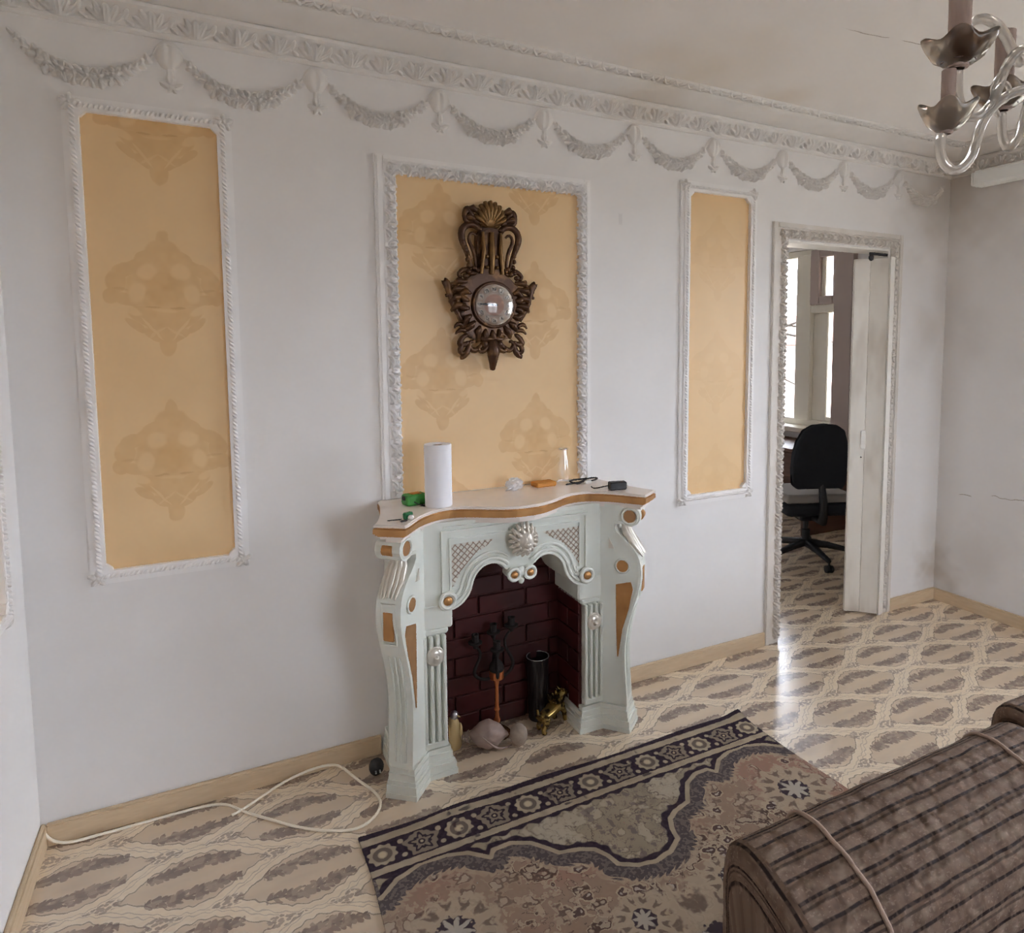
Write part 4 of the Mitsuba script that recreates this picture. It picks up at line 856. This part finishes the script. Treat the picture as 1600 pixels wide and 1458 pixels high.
dog = hullchain([[(-.040, 0, .070, .020), (.0, 0, .074, .023), (.040, 0, .088, .027)], [(.040, 0, .090, .024), (.056, 0, .112, .018), (.072, 0, .126, .018), (.090, 0, .118, .010)],
    [(.046, .014, .075, .013), (.050, .016, .036, .008), (.048, .016, .007, .007), (.056, .016, .006, .006)], [(.048, -.014, .075, .013), (.062, -.016, .040, .008), (.066, -.016, .007, .007), (.074, -.016, .006, .006)],
    [(-.044, .013, .064, .016), (-.034, .016, .040, .010), (-.050, .016, .024, .007), (-.046, .016, .007, .007), (-.038, .016, .006, .006)], [(-.046, -.013, .064, .016), (-.050, -.016, .040, .010), (-.066, -.016, .024, .007), (-.062, -.016, .007, .007), (-.054, -.016, .006, .006)],
    [(-.055, 0, .078, .006), (-.075, 0, .098, .005), (-.078, 0, .118, .004)], [(.066, .010, .140, .006), (.062, .013, .152, .003)], [(.066, -.010, .140, .006), (.062, -.013, .152, .003)]])
add('body', m2t(dog), 'm_brass', t, smooth=40, to=T().translate([1.672, -.150, .001]).rotate([0, 0, 1], 25).scale([1.05, 1.25, .88]))
mn = [tube([(.035+.020*math.cos(a), .024*math.sin(a), .095), (.030+.026*math.cos(a), .032*math.sin(a), .108+.015*math.sin(3*a))], [.009, .004], 6) for a in np.linspace(0, 2*PI, 14)[:-1]]
add('mane', cat(mn), 'm_brass', t, smooth=True, to=T().translate([1.672, -.150, .001]).rotate([0, 0, 1], 25))
t = thing('glass_vase', 'tall dark glass vase at the back of the fireplace, behind the brass figurine', 'vase')
mat('m_smoke', pr((.012, .009, .010), .15, .5))
add('body', lathe([(0, 0), (.036, 0), (.038, .004), (.046, .262), (.044, .264), (.036, .01), (0, .008)], 32, (1.655, -.068, .001)), 'm_smoke', t, smooth=50); add('rim', tube([(1.655+.0455*math.cos(a), -.068+.0455*math.sin(a), .264) for a in np.linspace(0, 2*PI, 33)], .002, 6, 1, False), 'm_silver', t, smooth=True)

# ================================================================ floor things: rug, cable, plug
nx, ny = 110, 130
gx, gy = np.meshgrid(np.linspace(RX0, RX1, nx), np.linspace(RY0, RY1, ny))
hz = .0075+.0035*meshkit.noise(np.stack([gx*2.2, gy*3, gx*0], -1))
edge = np.minimum(np.minimum(gx-RX0, RX1-gx), RY0-gy); hz = hz + .010*np.exp(-((gx-1.18)/.10)**2-((gy-RY0)/.06)**2) + .016*np.exp(-((gx-RX1)/.05)**2-((gy-RY0)/.04)**2)
wy = gy + .006*np.exp((gy-RY0)/.05)*np.sin(gx*9+1)
V = np.stack([gx + .004*np.sin(gy*11)*np.exp(-(RX1-gx)/.05)-.003*np.sin(gy*13)*np.exp(-(gx-RX0)/.05), wy, hz], -1).reshape(-1, 3)
I, Jj = np.meshgrid(np.arange(ny-1), np.arange(nx-1), indexing='ij'); q = np.stack([I*nx+Jj, (I+1)*nx+Jj, (I+1)*nx+Jj+1, I*nx+Jj+1], -1).reshape(-1, 4)
b = np.concatenate([np.arange(nx), np.arange(1, ny)*nx+nx-1, (ny-1)*nx+np.arange(nx-2, -1, -1), np.arange(ny-2, 0, -1)*nx])
L0 = len(V); lowv = V[b].copy(); lowv[:, 2] = .0012; k = np.arange(len(b)); k2 = (k+1) % len(b)
Fq = np.vstack([q, np.stack([b[k], b[k2], L0+k2, L0+k], 1)])
add('rug', (np.vstack([V, lowv]), Fq), 'm_rug', None, smooth=45, label='patterned rug with dark navy rosette border and tan floral field before the fireplace', category='rug')
cp = [(.012, -.020, .05), (.055, -.030, .012), (.12, -.034, .006), (.25, -.034, .005), (.40, -.036, .005), (.50, -.060, .005), (.554, -.126, .005), (.62, -.20, .005), (.70, -.285, .005), (.80, -.36, .005), (.88, -.385, .006), (.930, -.362, .010), (.962, -.30, .012), (.945, -.22, .014), (.90, -.12, .020), (.86, -.045, .024), (.76, -.030, .022), (.66, -.055, .012), (.58, -.10, .006), (.52, -.13, .005)]
add('white_cable', tube(spline(cp, 150), .0045, 8), 'm_cable', None, smooth=True, label='thin white cable looped on the floor left of the fireplace', category='cable')
t = thing('plug_adapter', 'small black plug on the floor behind the left fireplace leg', 'plug')
add('body', ball((.985, -.135, .032), (.026, .024, .030), 3), 'm_black', t, smooth=True); add('pins', cat(tube([(.978, -.156, .03), (.976, -.172, .03)], .003, 6), tube([(.992, -.156, .03), (.990, -.172, .03)], .003, 6)), 'm_silver', t)

# ================================================================ the sofa
so = thing('sofa', 'brown striped plush sofa seen from behind, rounded back in the lower right corner', 'sofa')
def sofa_profile(h, y0):
    p = [(y0+.004, .03), (y0, .20), (y0, h-.12), (y0-.004, h-.06), (y0-.018, h-.022), (y0-.045, h-.006), (y0-.085, h-.004), (y0-.125, h-.014), (y0-.165, h-.028), (y0-.205, h-.050), (y0-.240, h-.085), (y0-.262, h-.130), (y0-.275, h-.19), (y0-.285, h-.30), (y0-.288, .03)]
    return spline(p, 70)
def sofa_block(name, x0, x1, h, y0, r=.028, label=None):
    P_ = sofa_profile(h, y0); s = np.r_[0, np.cumsum(np.linalg.norm(np.diff(P_, axis=0), axis=1))]
    c = np.array([(y0-.144), h-.20]); c2 = np.array([y0-.144, .03]); V, UV, rows = [], [], []
    th_ = np.linspace(0, PI/2, 7)
    def ring(x, inset, u_const=None, ud=0):
        cc = c if inset <= r+1e-6 else c2
        d = P_-c; L = np.linalg.norm(d, axis=1, keepdims=True); Q = c + d*np.maximum(1-min(inset, r)/L, .02)
        if inset > r: Q = c2 + (Q-c2)*(1-(inset-r)/.70)
        n_ = .004*(meshkit.noise(np.stack([Q[:, 0]*30, Q[:, 1]*30, np.full(len(Q), x*18)], 1))-.5)
        Q = Q + d/L*n_[:, None]
        V.append(np.stack([np.full(len(Q), x), Q[:, 0], Q[:, 1]], 1)); UV.append(np.stack([s if u_const is None else np.full(len(Q), u_const), np.full(len(Q), x) if u_const is None else s], 1))
    groups = []
    # left cap
    def run(spec):
        i0 = len(V)
        for a in spec: ring(*a)
        groups.append((i0, len(V)))
    run([(x0, r+d, min(d+r*1.2+.01, .102)) for d in (.60, .5, .4, .3, .20, .15, .11, .08, .05, .025, 0)] + [(x0+r*(1-math.cos(t_)), r*(1-math.sin(t_)), .008+(r*1.2)*(1-t_/(PI/2))) for t_ in th_])
    run([(x0+r*(1-math.cos(PI/2)), 0.)] + [(x, 0.) for x in np.linspace(x0+r, x1-r, int((x1-x0)/.018))[1:-1]] + [(x1-r, 0.)])
    run([(x1-r*(1-math.cos(t_)), r*(1-math.sin(t_)), .008+(r*1.2)*(1-t_/(PI/2))) for t_ in th_[::-1]] + [(x1, r+d, min(d+r*1.2+.01, .102)) for d in (0, .025, .05, .08, .11, .15, .20, .3, .4, .5, .6)])
    n = len(P_); Fa = []
    for a, b in groups:
        for i in range(a, b-1):
            k = np.arange(n-1); Fa.append(np.stack([i*n+k, i*n+k+1, (i+1)*n+k+1, (i+1)*n+k], 1))
    add(name, (np.vstack(V), np.vstack(Fa)), 'm_plush', so, smooth=True, uv=np.vstack(UV), label=label)
    return P_
P1 = sofa_block('backrest', 1.352, 2.262, .600, -1.535)
P2 = sofa_block('backrest', 2.285, 3.20, .612, -1.50)
def piping(x, P_, bump_=.0025):
    c = np.array([-1.68, .40]); d = P_-c; Q = P_ + d/np.linalg.norm(d, axis=1, keepdims=True)*bump_
    Q = Q[6:-6]; path = np.stack([np.full(len(Q), x)+.0015*np.sin(np.arange(len(Q))*1.9), Q[:, 0], Q[:, 1]], 1)
    add('piping', tube(path, .0048, 7), 'm_piping', so, smooth=True, label='light twisted piping across the backrest')
piping(1.530, P1); piping(2.118, P1)
add('seat', cat(rbox(1.36, 3.19, -2.42, -1.812, .20, .345, .03)), 'm_plush_side', so)
add('base', cat(rbox(1.38, 3.17, -2.40, -1.56, .012, .21, .01)), 'm_plush_side', so)

# ================================================================ the chandelier
ch = thing('chandelier', 'glass chandelier with curved arms and drip dishes, hanging in the upper right corner', 'chandelier')
CC = np.array([1.790, -1.876, 0.]); RD = np.array([.8843, -.4669, 0]); FD = np.array([.4669, .8843, 0])
def arm_pt(r, z, a): return CC + (-RD*math.cos(a) + FD*math.sin(a))*r + np.array([0, 0, z])
add('stem', lathe([(0, 1.80), (.012, 1.805), (.030, 1.825), (.022, 1.85), (.016, 1.88), (.034, 1.92), (.040, 1.95), (.024, 1.985), (.014, 2.02), (.026, 2.06), (.036, 2.10), (.018, 2.15), (.010, 2.19), (.008, 2.52), (0, 2.52)], 28, CC), 'm_crystal', ch, smooth=50)
add('ceiling_cup', lathe([(0, 2.50), (.014, 2.505), (.05, 2.56), (.065, 2.596), (0, 2.598)], 28, CC), 'm_silver', ch, smooth=50)
def dish(c, r, n=24):
    th_ = np.arange(48)*2*PI/48; prof_ = [(.008, -.012), (.4*r, -.010), (.75*r, .002), (.95*r, .016), (r, .022), (.97*r, .024), (.72*r, .008), (.36*r, -.003), (.006, -.004)]
    m = lathe(prof_, 48, c); v = m.vertices-c; rr = np.hypot(v[:, 0], v[:, 1]); an = np.arctan2(v[:, 1], v[:, 0])
    k_ = 1 + .10*np.cos(5*an)*(rr/r)**2; v[:, 0] *= k_; v[:, 1] *= k_; v[:, 2] += (.006*np.cos(5*an)+.004)*(rr/r)**2; m.vertices = v+c
    return m
def arm(a, r, zc, path, rd, tubeh, w=1.):
    am = add('arm', tube([arm_pt(q[0], q[1], a) for q in spline(path, 44)], .0078, 12), 'm_crystal', ch, smooth=True)
    c = arm_pt(r, zc, a)
    add('drip_dish', dish(c, rd), 'm_dish', am, smooth=50)
    add('candle_sleeve', lathe([(.010*w, -.016), (.016*w, -.014), (.0165*w, .0), (.0172*w, tubeh), (.015*w, tubeh), (.0145*w, .01), (0, .01)], 20, c), 'm_sleeve', am, smooth=40)
    add('socket', lathe([(.0, -.012), (.026*w, -.006), (.030*w, .004), (.024*w, .014), (.0172*w, .024)], 18, c), 'm_dark_stain', am, smooth=40)
lo = [(.222, 1.876), (.223, 1.850), (.214, 1.828), (.198, 1.818), (.180, 1.828), (.168, 1.850), (.162, 1.876), (.150, 1.905), (.128, 1.930), (.095, 1.945), (.055, 1.940), (.022, 1.925)]
hi = [(.200, 1.975), (.199, 1.945), (.192, 1.920), (.175, 1.903), (.152, 1.913), (.134, 1.945), (.120, 1.985), (.100, 2.008), (.070, 2.012), (.040, 2.00), (.018, 1.985)]
for i in range(3):
    arm(i*PI*2/3, .214, 1.892, lo, .042, .085, .64)
for i in range(4):
    arm(i*PI/2, .200, 1.995, hi, .053, .13)
    a = i*PI/2+.06
    add('scroll', tube([arm_pt(q[0], q[1], a) for q in spline([(.178, 2.055), (.150, 2.060), (.125, 2.040), (.108, 2.01), (.090, 1.990)], 24)], .008, 10), 'm_crystal', ch, smooth=True)
    add('curl', tube([arm_pt(q[0], q[1], a-.03) for q in spline([(.118, 1.985), (.135, 1.962), (.138, 1.940), (.124, 1.928), (.112, 1.942), (.120, 1.958), (.132, 1.945), (.135, 1.920), (.126, 1.905)], 36)], .0042, 8), 'm_crystal', ch, smooth=True)

# long white fitting on the right wall
t = thing('wall_fitting', 'long white box-shaped fitting high on the right wall beside the corner', 'fitting')
add('body', rbox(W-.085, W-.002, -1.02, -.175, 2.385, 2.470, .012), 'm_tube', t); add('end_cap', rbox(W-.080, W-.006, -.177, -.165, 2.392, 2.464, .005), 'm_white_plastic', t)

# ================================================================ next room: window, chair, desk
k = numbered('window_3'); lab(k, kind=S, label='wooden window with a small vent sash in the next room')
wy0, wy1, wz0, wz1 = 1.50, 2.62, .80, 2.36
def nb(y0, y1, z0, z1, x0=NX+.02, x1=NX+.10, b=.006): return rbox(x0, x1, y0, y1, z0, z1, b)
add('frame', cat(nb(wy0, wy1, wz0, wz0+.06), nb(wy0, wy1, wz1-.06, wz1), nb(wy0, wy0+.04, wz0, wz1), nb(wy1-.06, wy1, wz0, wz1)), 'm_window', k)
add('mullion', nb(1.80, 1.97, wz0+.05, wz1-.05, NX-.01, NX+.09), 'm_window', k)
add('transom', nb(1.52, 1.82, 1.80, 1.87, NX-.005, NX+.09), 'm_window', k)
add('casement', cat(nb(1.64, 1.80, .86, 1.80, NX+.03, NX+.08), nb(1.53, 1.64, .86, .90, NX+.03, NX+.08)), 'm_window', k)
vs = add('vent_sash', cat(nb(1.505, 1.555, 1.87, 2.34, NX-.03, NX+.03), nb(1.70, 1.80, 1.87, 2.34, NX-.03, NX+.03), nb(1.555, 1.70, 1.87, 1.94, NX-.03, NX+.03), nb(1.555, 1.70, 2.27, 2.34, NX-.03, NX+.03)), 'm_window_aged', k, label='mauve-brown painted vent sash')
add('glazing_strip', cat(nb(1.655, 1.70, 1.94, 2.27, NX, NX+.02)), 'm_window', vs)
for y0, y1, z0, z1 in ((1.97, 2.56, .86, 2.30), (1.53, 1.66, .90, 1.80), (1.55, 1.70, 1.93, 2.28)):
    add('pane', trimesh.Trimesh([[NX+.055, y0, z0], [NX+.055, y1, z0], [NX+.055, y1, z1], [NX+.055, y0, z1]], [[0, 1, 2], [0, 2, 3]], process=False), 'm_pane', k)
add('sill', rbox(NX-.14, NX+.02, 1.45, 2.68, .755, .80, .006), 'm_window', k)
add('jamb_board', rbox(NX-.06, NX, 1.33, 1.515, .0, 2.45, .006), 'm_window_aged', k, label='mauve-brown board right of the window')
t = thing('desk', 'dark wooden desk behind the office chair in the next room', 'desk')
add('top', rbox(4.62, 5.16, 1.30, 2.60, .66, .69, .004), 'm_wood_dark', t)
for y in (1.31, 2.55): add('side', rbox(4.64, 5.15, y, y+.03, 0, .66, .003), 'm_wood_dark', t)
add('back', rbox(5.10, 5.12, 1.34, 2.55, .15, .66, .003), 'm_wood_dark', t)
add('drawer', rbox(4.66, 5.10, 1.34, 1.75, .45, .65, .003), 'm_wood_dark', t)
oc = thing('office_chair', 'black office chair with a tall rounded backrest seen through the doorway', 'office chair')
ox, oy = 4.145, .815
bk = Polygon([(-.175, .555), (.175, .555)] + [(x, z) for x, z in [(.205, .58), (.215, .68), (.212, .78), (.195, .88), (.155, .96), (.09, .995), (0, 1.003), (-.09, .995), (-.155, .96), (-.195, .88), (-.212, .78), (-.215, .68), (-.205, .58)]])
bm = bevel_xz(bk.buffer(.01).buffer(-.01), .03, -.045, .030, 6)
v = bm.vertices; v[:, 1] += .35*(v[:, 0]**2) - .06*((v[:, 2]-.6)/.4)**2; bm.vertices = v
CR = T().translate([ox-.012, oy-.10, 0]).rotate([0, 0, 1], -22).scale([.88, 1, 1])
add('backrest', bm, 'm_chair', oc, smooth=50, to=CR)
CR2 = T().translate([ox+.075, oy+.085, 0]).rotate([0, 0, 1], -22)
stt = m3.Manifold.batch_hull([m3.Manifold.sphere(.035, 18).translate((x, y, z)) for x in (-.20, .20) for y in (-.18, .20) for z in (.395, .415)])
add('seat', m2t(stt), 'm_chair', oc, smooth=40, to=CR2)
add('back_bracket', tube([(0, -.10, .335), (0, -.245, .335), (0, -.255, .45), (0, -.205, .64)], [.025, .03, .028, .02], 10), 'm_black', oc, smooth=True, to=CR2)
add('mechanism', rbox(-.10, .10, -.13, .10, .310, .362, .01), 'm_black', oc, to=CR2)
for s in (-1, 1):
    add('armrest', tube([(s*.20, .05, .42), (s*.27, .05, .46), (s*.275, .05, .62), (s*.27, -.12, .655), (s*.27, .14, .655)], [.014, .014, .014, .018, .018], 8), 'm_black', oc, smooth=True, to=CR2)
add('gas_column', lathe([(.028, .10), (.028, .22), (.018, .225), (.018, .32), (0, .32)], 16), 'm_black', oc, smooth=40, to=CR2)
for i in range(5):
    a = 2*PI*i/5 + 3.55; d = np.array([math.cos(a), math.sin(a), 0])
    lg = add('base_leg', tube([d*.02+(0, 0, .125), d*.15+(0, 0, .110), d*.30+(0, 0, .078)], [.030, .024, .016], 8), 'm_black', oc, smooth=True, to=CR2)
    c = d*.30
    add('caster', cat([tube([c+np.array([-d[1], d[0], 0])*s*.008+(0, 0, .026), c+np.array([-d[1], d[0], 0])*s*.024+(0, 0, .026)], [.026, .025], 14) for s in (-1, 1)] + [tube([c+(0, 0, .03), c+(0, 0, .08)], .007, 8)]), 'm_black', lg, smooth=40, to=CR2)
cu = m3.Manifold.batch_hull([m3.Manifold.sphere(.018, 14).translate((x, y, z)) for x in (-.215, .215) for y in (-.185, .18) for z in (.018, .045)])
add('seat_cushion', m2t(cu), 'm_towel', None, smooth=40, to=CR2 @ T().translate([0, 0, .4515]), label='thin grey cushion lying on the black office chair seat', category='cushion')

# ================================================================ outside the far window
add('yard_ground', rbox(5.46, 40, -12, 30, -.35, -.30, .01), 'm_ground', kind=S)
t = thing('neighbour_house', 'pale pinkish house wall seen through the far window', 'house')
add('wall', rbox(15, 22, 8, 20, -.30, 1.5, .02), 'm_outwall', t); add('roof', ext_yz(Polygon([(7.6, 1.5), (20.4, 1.5), (18.5, 2.3), (9.5, 2.3)]), 14.7, 22.3), 'm_outroof', t)
tr = thing('bare_tree', 'bare tree with thin leafless branches outside the far window', 'tree')
add('trunk', tube([(9.6, 7.6, -.32), (9.55, 7.5, .8), (9.4, 7.3, 2.2), (9.3, 7.2, 4.2)], [.11, .10, .08, .04], 9), 'm_bark', tr, smooth=True)
r_ = random.Random(11)
for i in range(26):
    z = .6+i*.14; a = r_.uniform(2.6, 5.6); L = r_.uniform(1.0, 2.2); d = np.array([math.cos(a), math.sin(a), r_.uniform(-.1, .5)]); p0 = np.array([9.5-.05*z, 7.55-.1*z, z])
    pts = [p0, p0+d*L*.35+(0, 0, .08), p0+d*L*.7+(r_.uniform(-.2, .2), r_.uniform(-.2, .2), .05), p0+d*L+(0, 0, r_.uniform(-.2, .3))]
    add('branch', tube(spline(pts, 10), np.linspace(.030, .010, 10), 5), 'm_bark', tr, smooth=True)
